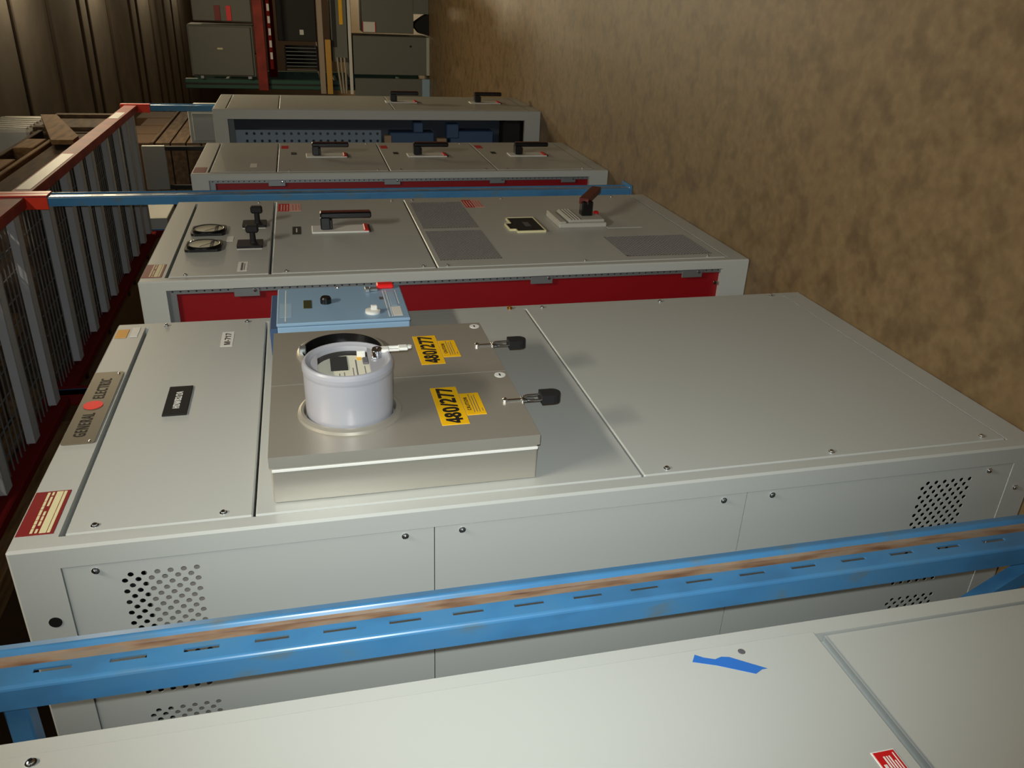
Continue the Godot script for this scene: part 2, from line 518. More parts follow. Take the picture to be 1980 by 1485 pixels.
# ---------------------------------------------------------------- pallet rack
func rack_post(parent: Node3D, x: float, z: float, top: float, facing := 1.0) -> void:
	# local: near corner x..x+.097, front at z, going back .055
	var f := facing
	var mb := MB.new()
	var P := func(a: float, b: float, y: float) -> Vector3: return Vector3(x + a, y, z + b * f)
	# outline of the folded section, open at the back: [x, z]
	var pr := [[0.012, -0.045], [0.012, -0.0435], [0.0, -0.0435], [0.0, -0.006], [0.0011, -0.003], [0.003, -0.0011], [0.006, 0.0], [0.007, 0.0]]
	var pr2 := [[0.044, 0.0], [0.0455, -0.008]]
	var pr3 := [[0.068, -0.008], [0.0742, 0.0005], [0.0758, 0.0022], [0.0780, 0.0032], [0.0812, 0.0034], [0.095, 0.000], [0.0968, -0.0015], [0.097, -0.005], [0.097, -0.0435], [0.085, -0.0435]]
	for q in [pr, pr2, pr3]:
		for i in q.size() - 1:
			var a = q[i]
			var b = q[i + 1]
			var hint := Vector3(-(a[1] - b[1]), 0, 0)
			var d := Vector2(b[0] - a[0], b[1] - a[1])
			var m := Vector3(-d.y, 0, d.x * f)
			mb.face([P.call(a[0], a[1], 0.0), P.call(b[0], b[1], 0.0), P.call(b[0], b[1], top), P.call(a[0], a[1], top)], m)
	# inside faces, one sheet thickness in
	var inner := [[0.012, -0.0415], [0.002, -0.0415], [0.002, -0.003]]
	for i in inner.size() - 1:
		var a = inner[i]
		var b = inner[i + 1]
		mb.face([P.call(a[0], a[1], 0.0), P.call(b[0], b[1], 0.0), P.call(b[0], b[1], top), P.call(a[0], a[1], top)], Vector3(1, 0, -1 * f))
	# slotted face between .007 and .046
	var pitch := 0.1064
	var T := Transform3D(Basis(Vector3(1, 0, 0), Vector3(0, 1, 0), Vector3(0, 0, f)), Vector3(x, 0, z))
	var y := 2.161 - 20 * pitch + 0.0265
	mb.rect(T, 0.007, 0.044, 0.0, y - pitch + 0.0)
	var yy := y - pitch
	while yy + pitch < top:
		mb.slot(T, 0.007, 0.044, yy, yy + pitch, 0.0255, 0.0335, yy + 0.0268, yy + 0.0796, 0.003)
		yy += pitch
	mb.rect(T, 0.007, 0.044, yy, top)
	put("post", mb, M.post, parent)
	var g := MB.new()
	g.face([P.call(0.0455, -0.008, 0.0), P.call(0.068, -0.008, 0.0), P.call(0.068, -0.008, top), P.call(0.0455, -0.008, top)], Vector3(0, 0, f))
	g.face([P.call(0.068, -0.0078, 0.0), P.call(0.0712, -0.0034, 0.0), P.call(0.0712, -0.0034, top), P.call(0.068, -0.0078, top)], Vector3(-1, 0, f))
	put("rusted_groove", g, M.rust, parent, "rusty brown groove down the post")
	put("foot_plate", MB.new().box(P.call(-0.02, -0.08, 0.0).min(P.call(0.12, 0.02, 0.0)), P.call(-0.02, -0.08, 0.0).max(P.call(0.12, 0.02, 0.0)) + Vector3(0, 0.008, 0), 0.002), M.post, parent)

func frame(x: float, label: String) -> void:
	var t := thing("rack_frame", label, "rack frame", Vector3.ZERO, "blue upright frames of the rack row")
	rack_post(t, x, 0.0, 3.09)
	rack_post(t, x, -1.07, 3.09, -1.0)
	for y in [0.16, 2.2]:
		put("brace", MB.new().box(Vector3(x + 0.028, y - 0.017, -1.02), Vector3(x + 0.062, y + 0.017, -0.05), 0.003), M.post, t)
	for q in [[0.22, -0.055, 1.66, -1.0]]:
		put("brace", MB.new().bar(Vector3(x + 0.045, q[0], q[1]), Vector3(x + 0.045, q[2], q[3]), Vector3(1, 0, 0), 0.03, 0.036), M.post, t, "diagonal brace")

func beam(x0: float, x1: float, z: float, y0: float, y1: float, label: String, m: Material, face_dir: float, connect := true, glare_and_labels := []) -> Node3D:
	var t := thing("shelf_beam", label, "beam")
	put("beam", MB.new().box(Vector3(x0, y0, minf(z, z - 0.05 * face_dir)), Vector3(x1, y1, maxf(z, z - 0.05 * face_dir)), 0.006), m, t)
	if connect:
		for e in [[x0, 1.0], [x1, -1.0]]:
			var xx: float = e[0]
			var a := xx if e[1] > 0 else xx - 0.006
			put("end_connector", MB.new().box(Vector3(minf(xx, xx - e[1] * 0.045), y0 - 0.09, z + 0.004 * face_dir - 0.003), Vector3(maxf(xx, xx - e[1] * 0.045), y1 + 0.03, z + 0.004 * face_dir + 0.003), 0.002).box(Vector3(a, y0 - 0.09, z - 0.055 * face_dir - 0.001 if face_dir > 0 else z), Vector3(a + 0.006, y1 + 0.03, z if face_dir > 0 else z + 0.056), 0.001), M.connector if face_dir > 0 else M.beam_red, t)
	for q in glare_and_labels:
		put("label_or_glare", MB.new().box(Vector3(q[0], q[2], z - 0.001), Vector3(q[1], q[3], z + 0.0015), 0.0005), M.white, t, "white strip on the beam, the long one being painted glare")  # long near strip paints the beam glare white; the short one is a label
	return t

func wire_deck(x0: float, x1: float, channels: Array, label: String) -> void:
	var y := 3.0
	var t := thing("wire_deck", label, "wire deck", Vector3.ZERO, "wire decks under the shelf goods")
	for c in channels:
		var mb := MB.new()
		mb.box(Vector3(c - 0.036, y - 0.012, -1.0), Vector3(c + 0.036, y - 0.009, -0.03), 0.001)
		mb.box(Vector3(c - 0.036, y - 0.012, -1.0), Vector3(c - 0.033, y + 0.026, -0.03))
		mb.box(Vector3(c + 0.033, y - 0.012, -1.0), Vector3(c + 0.036, y + 0.026, -0.03))
		put("support_channel", mb, M.deck, t)
	var w := MB.new()
	var xx := x0 + 0.02
	while xx < x1:
		w.box(Vector3(xx - 0.0028, y + 0.026, -1.05), Vector3(xx + 0.0028, y + 0.0316, -0.01))
		xx += 0.055
	var zz := -1.04
	while zz < -0.01:
		w.box(Vector3(x0, y + 0.0316, zz - 0.0028), Vector3(x1, y + 0.0372, zz + 0.0028))
		zz += 0.105
	stuff(put("wire_mesh", w, M.wire, t))

func build_row_rack() -> void:
	frame(-0.34, "blue slotted rack frame with a rusty groove, standing in front of the vented cabinet side")
	frame(2.785, "blue rack frame between the two-meter cabinet and the three-handle cabinet")
	frame(5.915, "dim blue rack frame at the far end of the cabinet row")
	beam(-0.243, 2.785, 0.0, 2.965, 3.065, "orange front beam over the meter cabinet's rack bay", M.beam, 1.0)
	beam(2.882, 5.915, 0.0, 2.965, 3.065, "orange front beam of the farther bay, with glare painted as a long white strip and one white label", M.beam, 1.0, true, [[2.95, 3.85, 2.985, 3.05], [5.2, 5.5, 2.985, 3.05]])
	beam(-0.243, 2.785, -1.07, 2.965, 3.065, "dark red rear beam behind the top of the meter cabinet", M.beam_red, -1.0)
	beam(2.882, 5.915, -1.07, 2.965, 3.065, "dark red rear beam behind the three-handle cabinet", M.beam_red, -1.0)
	wire_deck(-0.24, 1.25, [-0.05, 0.38, 0.8, 1.18], "wire deck with grey channels over the near half of the meter cabinet's bay")
	wire_deck(1.28, 2.78, [1.46, 1.87, 2.30, 2.68], "wire deck with grey channels above the two-meter cabinet")
	wire_deck(2.89, 4.38, [3.22, 3.65, 3.98, 4.29], "wire deck with grey channels above the three-handle cabinet")
	wire_deck(4.41, 5.90, [4.76, 5.17, 5.52, 5.8], "wire deck with grey channels above the open cabinet")

# ---------------------------------------------------------------- cabinets
func cabinet(called: String, label: String, x: float, z: float, W: float, D: float, left: Rect2, category := "electrical cabinet") -> Node3D:
	var t := thing(called, label, category, Vector3(x, 0, z), "grey switchboard cabinets in the rack bays")
	# openings: front (u = x, v = y), left side (u = y, v = z)
	var mb := MB.new().box(Vector3(0, 0, -D), Vector3(W, H, 0), 0.005, {"pz": Rect2(0.035, 0.079, W - 0.07, 2.126), "nx": left}, 0.03)
	put("frame", mb, M.paint, t)
	return t

func panel(t: Node3D, called: String, x0: float, x1: float, y0: float, y1: float, z := 0.002, m: Material = null, bevel := 0.003) -> MeshInstance3D:
	return put(called, MB.new().box(Vector3(x0, y0, -0.025), Vector3(x1, y1, z), bevel), m if m else M.paint, t)

func side_transform(x: float) -> Transform3D:
	# u = up, v = towards the back, normal = -x
	return Transform3D(Basis(Vector3(0, 1, 0), Vector3(0, 0, -1), Vector3(-1, 0, 0)), Vector3(x, 0, 0))

func near_cabinet() -> void:
	var W := 1.11
	var t := cabinet("switchboard_cabinet", "pale grey cabinet nearest the camera, with a strip of blue tape on its door", -1.55, 0.0, W, 0.7, Rect2(0.1, -0.6, 2.1, 0.5))
	put("side_panel", MB.new().box(Vector3(0.001, 0.1, -0.6), Vector3(0.02, 2.2, -0.1), 0.002), M.paint, t)
	var d := panel(t, "door", 0.038, W - 0.038, 0.946, 2.198, 0.012)
	panel(t, "middle_rail", 0.036, W - 0.036, 0.90, 0.945, -0.016)
	panel(t, "lower_panel", 0.038, W - 0.038, 0.083, 0.921, -0.004, null, 0.001)
	screw(d, Vector3(-0.495 + 1.55, 2.115, 0.012))
	screw(d, Vector3(0.06, 2.115, 0.012))
	put("smudge", MB.new().lathe([Vector2(0.0065, 0), Vector2(0.005, 0.0008), Vector2(0, 0.0008)], Vector3(-0.4985 + 1.55, 1.088, 0.0118), Vector3(0, 0, 1), 12), M.grey_ink, d, "small grey scuff")
	var l := sticker("warning_label", M.white, t, -0.83 + 1.55, -0.712 + 1.55, 0.967, 1.004, 0.012, 0.001, "red warning label with white border")
	sticker("red_field", M.red, l, -0.828 + 1.55, -0.714 + 1.55, 0.969, 1.002, 0.013, 0.0006)
	for q in [[-0.80, -0.722, 0.9885, 0.9915, 0], [-0.82, -0.722, 0.9845, 0.9868, 0], [-0.82, -0.722, 0.9803, 0.9828, 0], [-0.82, -0.730, 0.9762, 0.9784, 0], [-0.82, -0.718, 0.9722, 0.9742, 0], [-0.80, -0.734, 0.9935, 0.9985, 1]]:
		sticker("print_line", M.white, l, q[0] + 1.55, q[1] + 1.55, q[2], q[3], 0.0136, 0.0003)
	# torn blue painter's tape stuck to the door
	var poly := PackedVector2Array([Vector2(-0.4905, 1.166), Vector2(-0.499, 1.155), Vector2(-0.506, 1.138), Vector2(-0.503, 1.126), Vector2(-0.506, 1.114), Vector2(-0.540, 1.066), Vector2(-0.540, 1.075), Vector2(-0.5465, 1.089), Vector2(-0.533, 1.114), Vector2(-0.518, 1.142), Vector2(-0.504, 1.176)])
	var tp := put("tape_strip", MB.new().prism(poly, 0.0122, 0.0128), M.tape)
	tag(tp, "torn strip of blue painter's tape stuck on the nearest cabinet's door", "tape")

func meter_cabinet() -> void:
	var W := 1.113
	var D := 0.70
	var t := cabinet("switchboard_cabinet", "grey cabinet with vented side panels, carrying the steel meter box", 0.0, 0.0, W, D, Rect2(0.074, -D + 0.046, 2.128, D - 0.092))
	# vented side: three panels with rows of punched holes
	var T := side_transform(0.002)
	var zf := 0.048
	var zb := D - 0.048
	var sp := [[1.506, 2.200], [0.797, 1.504], [0.077, 0.795]]
	for k in 3:
		var mb := MB.new()
		var u0: float = sp[k][0]
		var u1: float = sp[k][1]
		if k == 1:
			mb.rect(T, u0, u1, zf, zb)
		else:
			var uc := 1.968 if k == 0 else 0.191
			var r1 := mb.vent(T, uc, 12, 0.0119, 0.080, 12, 0.0262, 0.0056, 0.0015)
			var r2 := mb.vent(T, uc, 12, 0.0119, 0.437, 7, 0.0262, 0.0056, 0.0015)
			mb.rect(T, u0, r1[0], zf, zb)
			mb.rect(T, r1[1], u1, zf, zb)
			mb.rect(T, r1[0], r1[1], zf, r1[2])
			mb.rect(T, r1[0], r1[1], r1[3], r2[2])
			mb.rect(T, r1[0], r1[1], r2[3], zb)
		# returned edges
		for e in [[u0, u0, zf, zb, Vector3(0, -1, 0)], [u1, u1, zf, zb, Vector3(0, 1, 0)]]:
			mb.face([T * Vector3(e[0], zf, 0), T * Vector3(e[0], zb, 0), T * Vector3(e[0], zb, -0.015), T * Vector3(e[0], zf, -0.015)], e[4])
		for e in [[zf, Vector3(0, 0, 1)], [zb, Vector3(0, 0, -1)]]:
			mb.face([T * Vector3(u0, e[0], 0), T * Vector3(u1, e[0], 0), T * Vector3(u1, e[0], -0.015), T * Vector3(u0, e[0], -0.015)], e[1])
		var p := put("vented_side_panel" if k != 1 else "side_panel", mb, M.paint, t)
		for y in [[2.145, 1.565], [1.447, 0.852], [0.731, 0.140]][k]:
			screw(p, Vector3(0.002, y, -0.062), Vector3(-1, 0, 0))
	put("inner_barrier", MB.new().box(Vector3(0.052, 1.60, -0.62), Vector3(0.058, 2.074, -0.07), 0.002), mat(Color(0.56, 0.53, 0.50), 0.7), t)
	put("knockout_hole", MB.new().lathe([Vector2(0.0118, 0), Vector2(0.0118, 0.001), Vector2(0, 0.001)], Vector3(0, 2.233, -0.170), Vector3(-1, 0, 0), 20), M.dark, t, "round black knockout hole")
	screw(t, Vector3(0, 0.045, -0.12), Vector3(-1, 0, 0))
	# front panels
	var a := 0.0375
	var b := W - 0.0375
	var top := panel(t, "top_door", a, b, 1.858, 2.194)
	var mid := panel(t, "metering_panel", a, b, 1.040, 1.853)
	var low := panel(t, "lower_panel", a, b, 0.084, 1.036)
	for q in [[0.057, 2.146], [0.057, 1.914], [1.08, 2.146], [1.08, 1.915]]:
		screw(top, Vector3(q[0], q[1], 0.002))
	for q in [[0.056, 0.975], [0.056, 0.558], [0.058, 0.136], [1.076, 0.979], [1.078, 0.557], [1.084, 0.129]]:
		screw(low, Vector3(q[0], q[1], 0.002))
	put("brass_stud", MB.new().lathe([Vector2(0.009, 0), Vector2(0.009, 0.004), Vector2(0.005, 0.005), Vector2(0.005, 0.009), Vector2(0, 0.0095)], Vector3(1.083, 1.088, 0.001), Vector3(0, 0, 1), 12), M.brass, mid)
	# maker's plate on the top rail
	var np := put("name_plate", rounded_plate(0.385, 0.764, 2.211, 2.281, 0.0, 0.003, 0.008), M.plate, t, "brushed metal name plate with red roundel")
	letters("GENERAL", Vector3(0.474, 2.249, 0.0031), 0.115, 0.026, M.ink, np)
	letters("ELECTRIC", Vector3(0.666, 2.245, 0.0031), 0.115, 0.026, M.ink, np)
	put("red_roundel", MB.new().lathe([Vector2(0.022, 0), Vector2(0.022, 0.0012), Vector2(0, 0.0012)], Vector3(0.573, 2.249, 0.0028), Vector3(0, 0, 1), 28), M.bright_red, np)
	for q in [[0.395, 2.222], [0.754, 2.222]]:
		put("rivet", MB.new().lathe([Vector2(0.0035, 0), Vector2(0.0025, 0.0015), Vector2(0, 0.002)], Vector3(q[0], q[1], 0.003), Vector3(0, 0, 1), 8), M.chrome, np)
	# rating label: dark red with cream fields
	rating_label(t, 0.047, 0.197, 2.216, 2.281, 0.0)
	sticker("warning_sticker", M.amber, t, 1.005, 1.068, 2.246, 2.278, 0.0, 0.001, "small amber sticker")
	sticker("warning_sticker", M.white, t, 1.008, 1.080, 2.217, 2.238, 0.0, 0.001, "small white sticker")
	# tags on the top door
	var bl := put("circuit_tag", MB.new().box(Vector3(0.486, 2.027, 0.002), Vector3(0.643, 2.083, 0.006), 0.001), M.black_matt, t, "black engraved tag with white lettering")
	letters("HDWB2/2A", Vector3(0.565, 2.055, 0.0061), 0.092, 0.0155, M.white, bl)
	var wl := sticker("stock_sticker", M.white, t, 0.893, 1.003, 1.947, 1.981, 0.002, 0.0008, "white sticker reading M-717")
	letters("M-717", Vector3(0.948, 1.963, 0.0029), 0.086, 0.0165, M.ink, wl)
	meter_box()
	electric_meter()
	padlock(Vector3(0.243, 1.258, 0.107), "black padlock hanging from the nearer latch of the steel meter box")
	padlock(Vector3(0.561, 1.258, 0.107), "black padlock hanging from the farther latch of the steel meter box")
	blue_box()

func rounded_plate(x0: float, x1: float, y0: float, y1: float, z0: float, z1: float, r: float) -> MB:
	var p := PackedVector2Array()
	for c in [[x1 - r, y1 - r, 0.0], [x0 + r, y1 - r, PI / 2], [x0 + r, y0 + r, PI], [x1 - r, y0 + r, PI * 1.5]]:
		for k in 5:
			var a: float = c[2] + k * PI / 8
			p.append(Vector2(c[0] + cos(a) * r, c[1] + sin(a) * r))
	return MB.new().prism(p, z0, z1)

func rating_label(t: Node3D, x0: float, x1: float, y0: float, y1: float, z: float) -> void:
	var l := sticker("rating_label", M.label_red, t, x0, x1, y0, y1, z, 0.001, "dark red rating label with cream fields")
	var w := x1 - x0
	var h := y1 - y0
	var zz := z + 0.001
	sticker("label_field", M.cream, l, x0 + 0.03 * w, x1 - 0.02 * w, y0 + 0.10 * h, y0 + 0.19 * h, zz, 0.0003)
	sticker("label_field", M.cream, l, x0 + 0.03 * w, x1 - 0.02 * w, y0 + 0.205 * h, y0 + 0.40 * h, zz, 0.0003)
	for q in [[0.04, 0.13], [0.20, 0.30], [0.315, 0.41], [0.425, 0.52], [0.64, 0.86], [0.89, 0.97]]:
		sticker("label_field", M.cream, l, x0 + q[0] * w, x0 + q[1] * w, y0 + 0.45 * h, y0 + 0.52 * h, zz, 0.0003)
	for q in [[0.04, 0.14], [0.15, 0.23], [0.24, 0.32], [0.33, 0.43], [0.44, 0.56], [0.57, 0.64], [0.65, 0.76], [0.77, 0.97]]:
		sticker("label_field", M.cream, l, x0 + q[0] * w, x0 + q[1] * w, y0 + 0.57 * h, y0 + 0.65 * h, zz, 0.0003)

func meter_box() -> void:
	var t := thing("meter_box", "brushed steel two-position meter box with yellow 480/277 stickers", "meter box")
	put("body", MB.new().box(Vector3(0.069, 1.274, 0.0025), Vector3(0.699, 1.818, 0.1), 0.003), M.stainless, t)
	put("edge_glint", MB.new().box(Vector3(0.066, 1.274, 0.076), Vector3(0.0695, 1.816, 0.0825), 0.001), M.white, t, "side flange with its bright reflection painted white")  # white colour stands in for the steel flange's reflection
	var k := 0
	for x in [[0.065, 0.3835], [0.3865, 0.703]]:
		var cx: float = [0.238, 0.555][k]
		var cy := 1.652
		var R := 0.1
		var mb := MB.new()
		var T := Transform3D(Basis(), Vector3(0, 0, 0.112))
		mb.ring(T, cx - 0.105, cx + 0.105, cy - 0.105, cy + 0.105, R, 0.011, 48)
		mb.rect(T, x[0], x[1], 1.271, cy - 0.105)
		mb.rect(T, x[0], x[1], cy + 0.105, 1.821)
		mb.rect(T, x[0], cx - 0.105, cy - 0.105, cy + 0.105)
		mb.rect(T, cx + 0.105, x[1], cy - 0.105, cy + 0.105)
		var lo := Vector3(x[0], 1.271, 0.088)
		var hi := Vector3(x[1], 1.821, 0.112)
		for e in [[Vector3(lo.x, lo.y, lo.z), Vector3(lo.x, hi.y, lo.z), Vector3(-1, 0, 0)], [Vector3(hi.x, lo.y, lo.z), Vector3(hi.x, hi.y, lo.z), Vector3(1, 0, 0)], [Vector3(lo.x, lo.y, lo.z), Vector3(hi.x, lo.y, lo.z), Vector3(0, -1, 0)], [Vector3(lo.x, hi.y, lo.z), Vector3(hi.x, hi.y, lo.z), Vector3(0, 1, 0)]]:
			mb.face([e[0], e[1], e[1] + Vector3(0, 0, 0.024), e[0] + Vector3(0, 0, 0.024)], e[2])
		var c := put("cover", mb, M.stainless, t)
		put("socket_ring", MB.new().lathe([Vector2(0.112, 0), Vector2(0.110, 0.006), Vector2(0.104, 0.010), Vector2(0.0985, 0.010), Vector2(0.0965, 0.0), Vector2(0.0965, -0.010)], Vector3(cx, cy, 0.112), Vector3(0, 0, 1), 48), M.stainless, c)
		if k == 1:
			# the farther socket is empty: a black jaw block at the bottom of the opening
			put("socket_well", MB.new().lathe([Vector2(0.0965, 0.0), Vector2(0.0955, 0.012), Vector2(0.0925, 0.012), Vector2(0.0905, -0.008), Vector2(0, -0.008)], Vector3(cx, cy, 0.112), Vector3(0, 0, 1), 48), M.black, t, "black empty meter socket")
			put("ring_clamp", MB.new().box(Vector3(cx - 0.012, cy + 0.088, 0.118), Vector3(cx + 0.012, cy + 0.105, 0.132), 0.002), M.zinc, t)
		# 480/277 sticker and its caution sticker
		var xs: float = [0.137, 0.449][k]
		var st := sticker("voltage_sticker", M.yellow, t, xs, xs + 0.179, 1.407, 1.467, 0.112, 0.0008, "yellow sticker reading 480/277")
		letters("480/277", Vector3(xs + 0.0895, 1.437, 0.1129), 0.168, 0.037, M.ink, st)
		var ca := sticker("caution_sticker", M.yellow, t, xs + 0.037, xs + 0.141, 1.362, 1.406, 0.112, 0.0008, "yellow sticker headed CAUTION")
		letters("CAUTION", Vector3(xs + 0.089, 1.3965, 0.1129), 0.062, 0.0085, M.ink, ca)
		for q in [[1.386, 0.010, 0.098], [1.380, 0.012, 0.09], [1.374, 0.012, 0.094], [1.367, 0.014, 0.028]]:
			sticker("print_line", M.grey_ink, ca, xs + 0.037 + q[1], xs + 0.037 + q[2], q[0], q[0] + 0.0016, 0.1129, 0.0002)
		var rx: float = [0.363, 0.677][k]
		var rs := put("round_sticker", MB.new().lathe([Vector2(0.0135, 0), Vector2(0.0135, 0.001), Vector2(0, 0.001)], Vector3(rx, 1.290, 0.112), Vector3(0, 0, 1), 24), M.white, t, "round white sticker")
		sticker("print_mark", M.ink, rs, rx - 0.006, rx + 0.006, 1.2885, 1.2925, 0.113, 0.0003)
		# latch: a rounded bead on the cover and a hasp reaching past the lower edge
		var lx: float = [0.225, 0.543][k]
		var la := put("latch", MB.new().lathe([Vector2(0.006, 0), Vector2(0.006, 0.006), Vector2(0.003, 0.009), Vector2(0, 0.0095)], Vector3(lx, 1.310, 0.112), Vector3(0, 0, 1), 14).box(Vector3(lx - 0.0035, 1.272, 0.1125), Vector3(lx + 0.0035, 1.31, 0.1165), 0.001).box(Vector3(lx - 0.011, 1.268, 0.092), Vector3(lx + 0.011, 1.272, 0.1165), 0.001), M.chrome, t)
		put("hasp", MB.new().box(Vector3(lx + 0.006, 1.236, 0.103), Vector3(lx + 0.026, 1.272, 0.1055), 0.001), M.zinc, la)
		k += 1

func padlock(at: Vector3, label: String) -> void:
	var t := thing("padlock", label, "padlock", at, "padlocks on the meter box")
	var p := PackedVector2Array()
	var w := 0.018
	p.append(Vector2(-w, -0.036)); p.append(Vector2(w, -0.036))
	for k in 9:
		var a := -PI * k / 8.0
		p.append(Vector2(w * cos(a), -0.064 + 0.019 * sin(a)))
	put("body", MB.new().prism(p, -0.011, 0.011), M.rubber, t)
	var q := []
	for k in 13:
		var a := PI * k / 12.0
		q.append(Vector3(0.0135 * cos(a), -0.010 + 0.0135 * sin(a), 0))
	q.push_front(Vector3(0.0135, -0.038, 0)); q.append(Vector3(-0.0135, -0.038, 0))
	put("shackle", MB.new().path(q, 0.0026, 8), M.chrome, t)

func electric_meter() -> void:
	var cx := 0.238
	var cy := 1.652
	var c := Vector3(cx, cy, 0.112)
	var ax := Vector3(0, 0, 1)
	var t := thing("electric_meter", "grey drum-shaped electric meter plugged into the steel meter box", "electric meter")
	put("housing", MB.new().lathe([Vector2(0.0915, -0.006), Vector2(0.0925, 0.004), Vector2(0.0935, 0.100), Vector2(0.095, 0.106), Vector2(0.0955, 0.114), Vector2(0.094, 0.120), Vector2(0.091, 0.124), Vector2(0.0875, 0.1245), Vector2(0.082, 0.121), Vector2(0.0775, 0.119), Vector2(0.0765, 0.094), Vector2(0.0, 0.094)], c, ax, 64), M.meter_grey, t)
	put("inner_wall", MB.new().lathe([Vector2(0.0762, 0.108), Vector2(0.0755, 0.0945), Vector2(0.0, 0.0945)], c, ax, 48), M.black, t)
	# dial plate with its display
	var d := put("dial_plate", MB.new().lathe([Vector2(0.068, 0.0945), Vector2(0.068, 0.1005), Vector2(0.0, 0.1005)], c, ax, 40), mat(Color(0.85, 0.84, 0.76), 0.6), t, "pale dial plate")
	sticker("display", M.lcd, d, 0.229, 0.299, 1.652, 1.688, 0.2125, 0.002)
	sticker("yellow_mark", M.yellow, d, 0.276, 0.298, 1.621, 1.631, 0.2125, 0.0006)
	put("push_button", MB.new().box(Vector3(0.252, 1.607, 0.212), Vector3(0.283, 1.620, 0.2175), 0.002), M.grey_ink, d)
	for q in [[0.200, 0.28, 1.6325, 0.003], [0.178, 0.215, 1.670, 0.002], [0.178, 0.22, 1.660, 0.002], [0.185, 0.24, 1.641, 0.002], [0.20, 0.245, 1.616, 0.002]]:
		sticker("print_line", M.grey_ink, d, q[0], q[1], q[2], q[2] + q[3], 0.2125, 0.0003)
	# the front is closed by grey lips below and above the window
	var r := 0.0775
	for y0 in [-0.044, 0.0625]:
		var p := PackedVector2Array()
		var a0 := asin(absf(y0) / r)
		for k in 17:
			var a := a0 + (PI - 2 * a0) * k / 16.0
			p.append(Vector2(cx + r * cos(a), cy + r * sin(a) * signf(y0)))
		put("front_lip", MB.new().prism(p, 0.2205, 0.2305), M.meter_grey, t)
	put("glass", MB.new().lathe([Vector2(0.0772, 0.0), Vector2(0.0772, 0.002), Vector2(0, 0.002)], c + ax * 0.114, ax, 40), M.glass, t)
	put("inner_label", MB.new().box(Vector3(cx + 0.055, cy - 0.040, 0.205), Vector3(cx + 0.062, cy - 0.022, 0.226), 0.001), M.white, t)
	# barrel seal and its white tag
	put("seal_barrel", MB.new().lathe([Vector2(0.013, -0.01), Vector2(0.013, 0.010), Vector2(0.010, 0.013), Vector2(0.004, 0.013), Vector2(0.004, 0.008), Vector2(0, 0.008)], Vector3(0.272, 1.588, 0.228), Vector3(0, 0, 1), 18).box(Vector3(0.236, 1.590, 0.229), Vector3(0.266, 1.602, 0.2375), 0.003), M.chrome, t)
	var tg := put("seal_tag", MB.new().box(Vector3(0.262, 1.562, 0.232), Vector3(0.284, 1.580, 0.240), 0.002).box(Vector3(0.264, 1.540, 0.234), Vector3(0.270, 1.565, 0.239), 0.001).box(Vector3(0.279, 1.540, 0.234), Vector3(0.286, 1.565, 0.239), 0.001).box(Vector3(0.266, 1.521, 0.233), Vector3(0.287, 1.542, 0.240), 0.002), M.white, t, "white plastic seal tag")
	put("tag_tip", MB.new().lathe([Vector2(0.0055, 0), Vector2(0.0055, 0.005), Vector2(0, 0.005)], Vector3(0.280, 1.517, 0.234), Vector3(0, 0, 1), 12), M.white, tg)

func blue_box() -> void:
	var t := thing("control_box", "light blue control box with a knob and small display, beside the meter box", "control box")
	put("body", MB.new().box(Vector3(0.800, 1.451, 0.0025), Vector3(1.084, 1.815, 0.088), 0.003), M.blue_box, t)
	put("mounting_flange", MB.new().box(Vector3(0.806, 1.815, 0.0025), Vector3(1.084, 1.836, 0.082), 0.002), M.blue_dark, t)
	var f := put("front_cover", MB.new().box(Vector3(0.797, 1.449, 0.0895), Vector3(1.087, 1.817, 0.1), 0.003), M.blue_box, t)
	var z := 0.1
	for q in [[0.815, 1.07, 1.7915, 1.7945], [0.815, 1.035, 1.505, 1.508], [0.815, 1.035, 1.4965, 1.4990], [0.915, 1.035, 1.4680, 1.4700]]:
		sticker("white_line", M.white, f, q[0], q[1], q[2], q[3], z, 0.0004)
	sticker("pale_label", M.white, f, 0.818, 0.893, 1.468, 1.4945, z, 0.0006)
	sticker("pale_label", M.pale_blue, f, 0.900, 1.02, 1.474, 1.4925, z, 0.0006)
	sticker("pale_label", M.pale_blue, f, 0.845, 0.955, 1.776, 1.808, z, 0.0003)
	put("display_window", MB.new().box(Vector3(0.907, 1.7195, 0.095), Vector3(0.974, 1.7435, 0.1015), 0.001), M.screen, t)
	put("black_knob", MB.new().lathe([Vector2(0.016, 0), Vector2(0.016, 0.014), Vector2(0.013, 0.019), Vector2(0, 0.019)], Vector3(0.948, 1.679, z), Vector3(0, 0, 1), 16), M.black, t)
	put("white_knob", MB.new().lathe([Vector2(0.0215, 0), Vector2(0.0215, 0.008), Vector2(0.014, 0.010), Vector2(0.0, 0.010)], Vector3(0.852, 1.551, z), Vector3(0, 0, 1), 20).box(Vector3(0.846, 1.538, z + 0.008), Vector3(0.858, 1.556, z + 0.022), 0.002), M.white, t)
	put("red_lockout", MB.new().box(Vector3(1.045, 1.470, z), Vector3(1.078, 1.522, z + 0.014), 0.004), M.bright_red, t)
	put("lever", MB.new().box(Vector3(1.03, 1.520, z), Vector3(1.052, 1.545, z + 0.008), 0.002).box(Vector3(1.02, 1.545, z), Vector3(1.045, 1.560, z + 0.012), 0.002), M.zinc, t)
	sticker("dark_mark", M.grey_ink, f, 0.955, 0.978, 1.510, 1.522, z, 0.0006)
	put("screw", MB.new().lathe([Vector2(0.005, 0), Vector2(0.004, 0.003), Vector2(0, 0.004)], Vector3(1.078, 1.640, z), Vector3(0, 0, 1), 10), M.chrome, t)

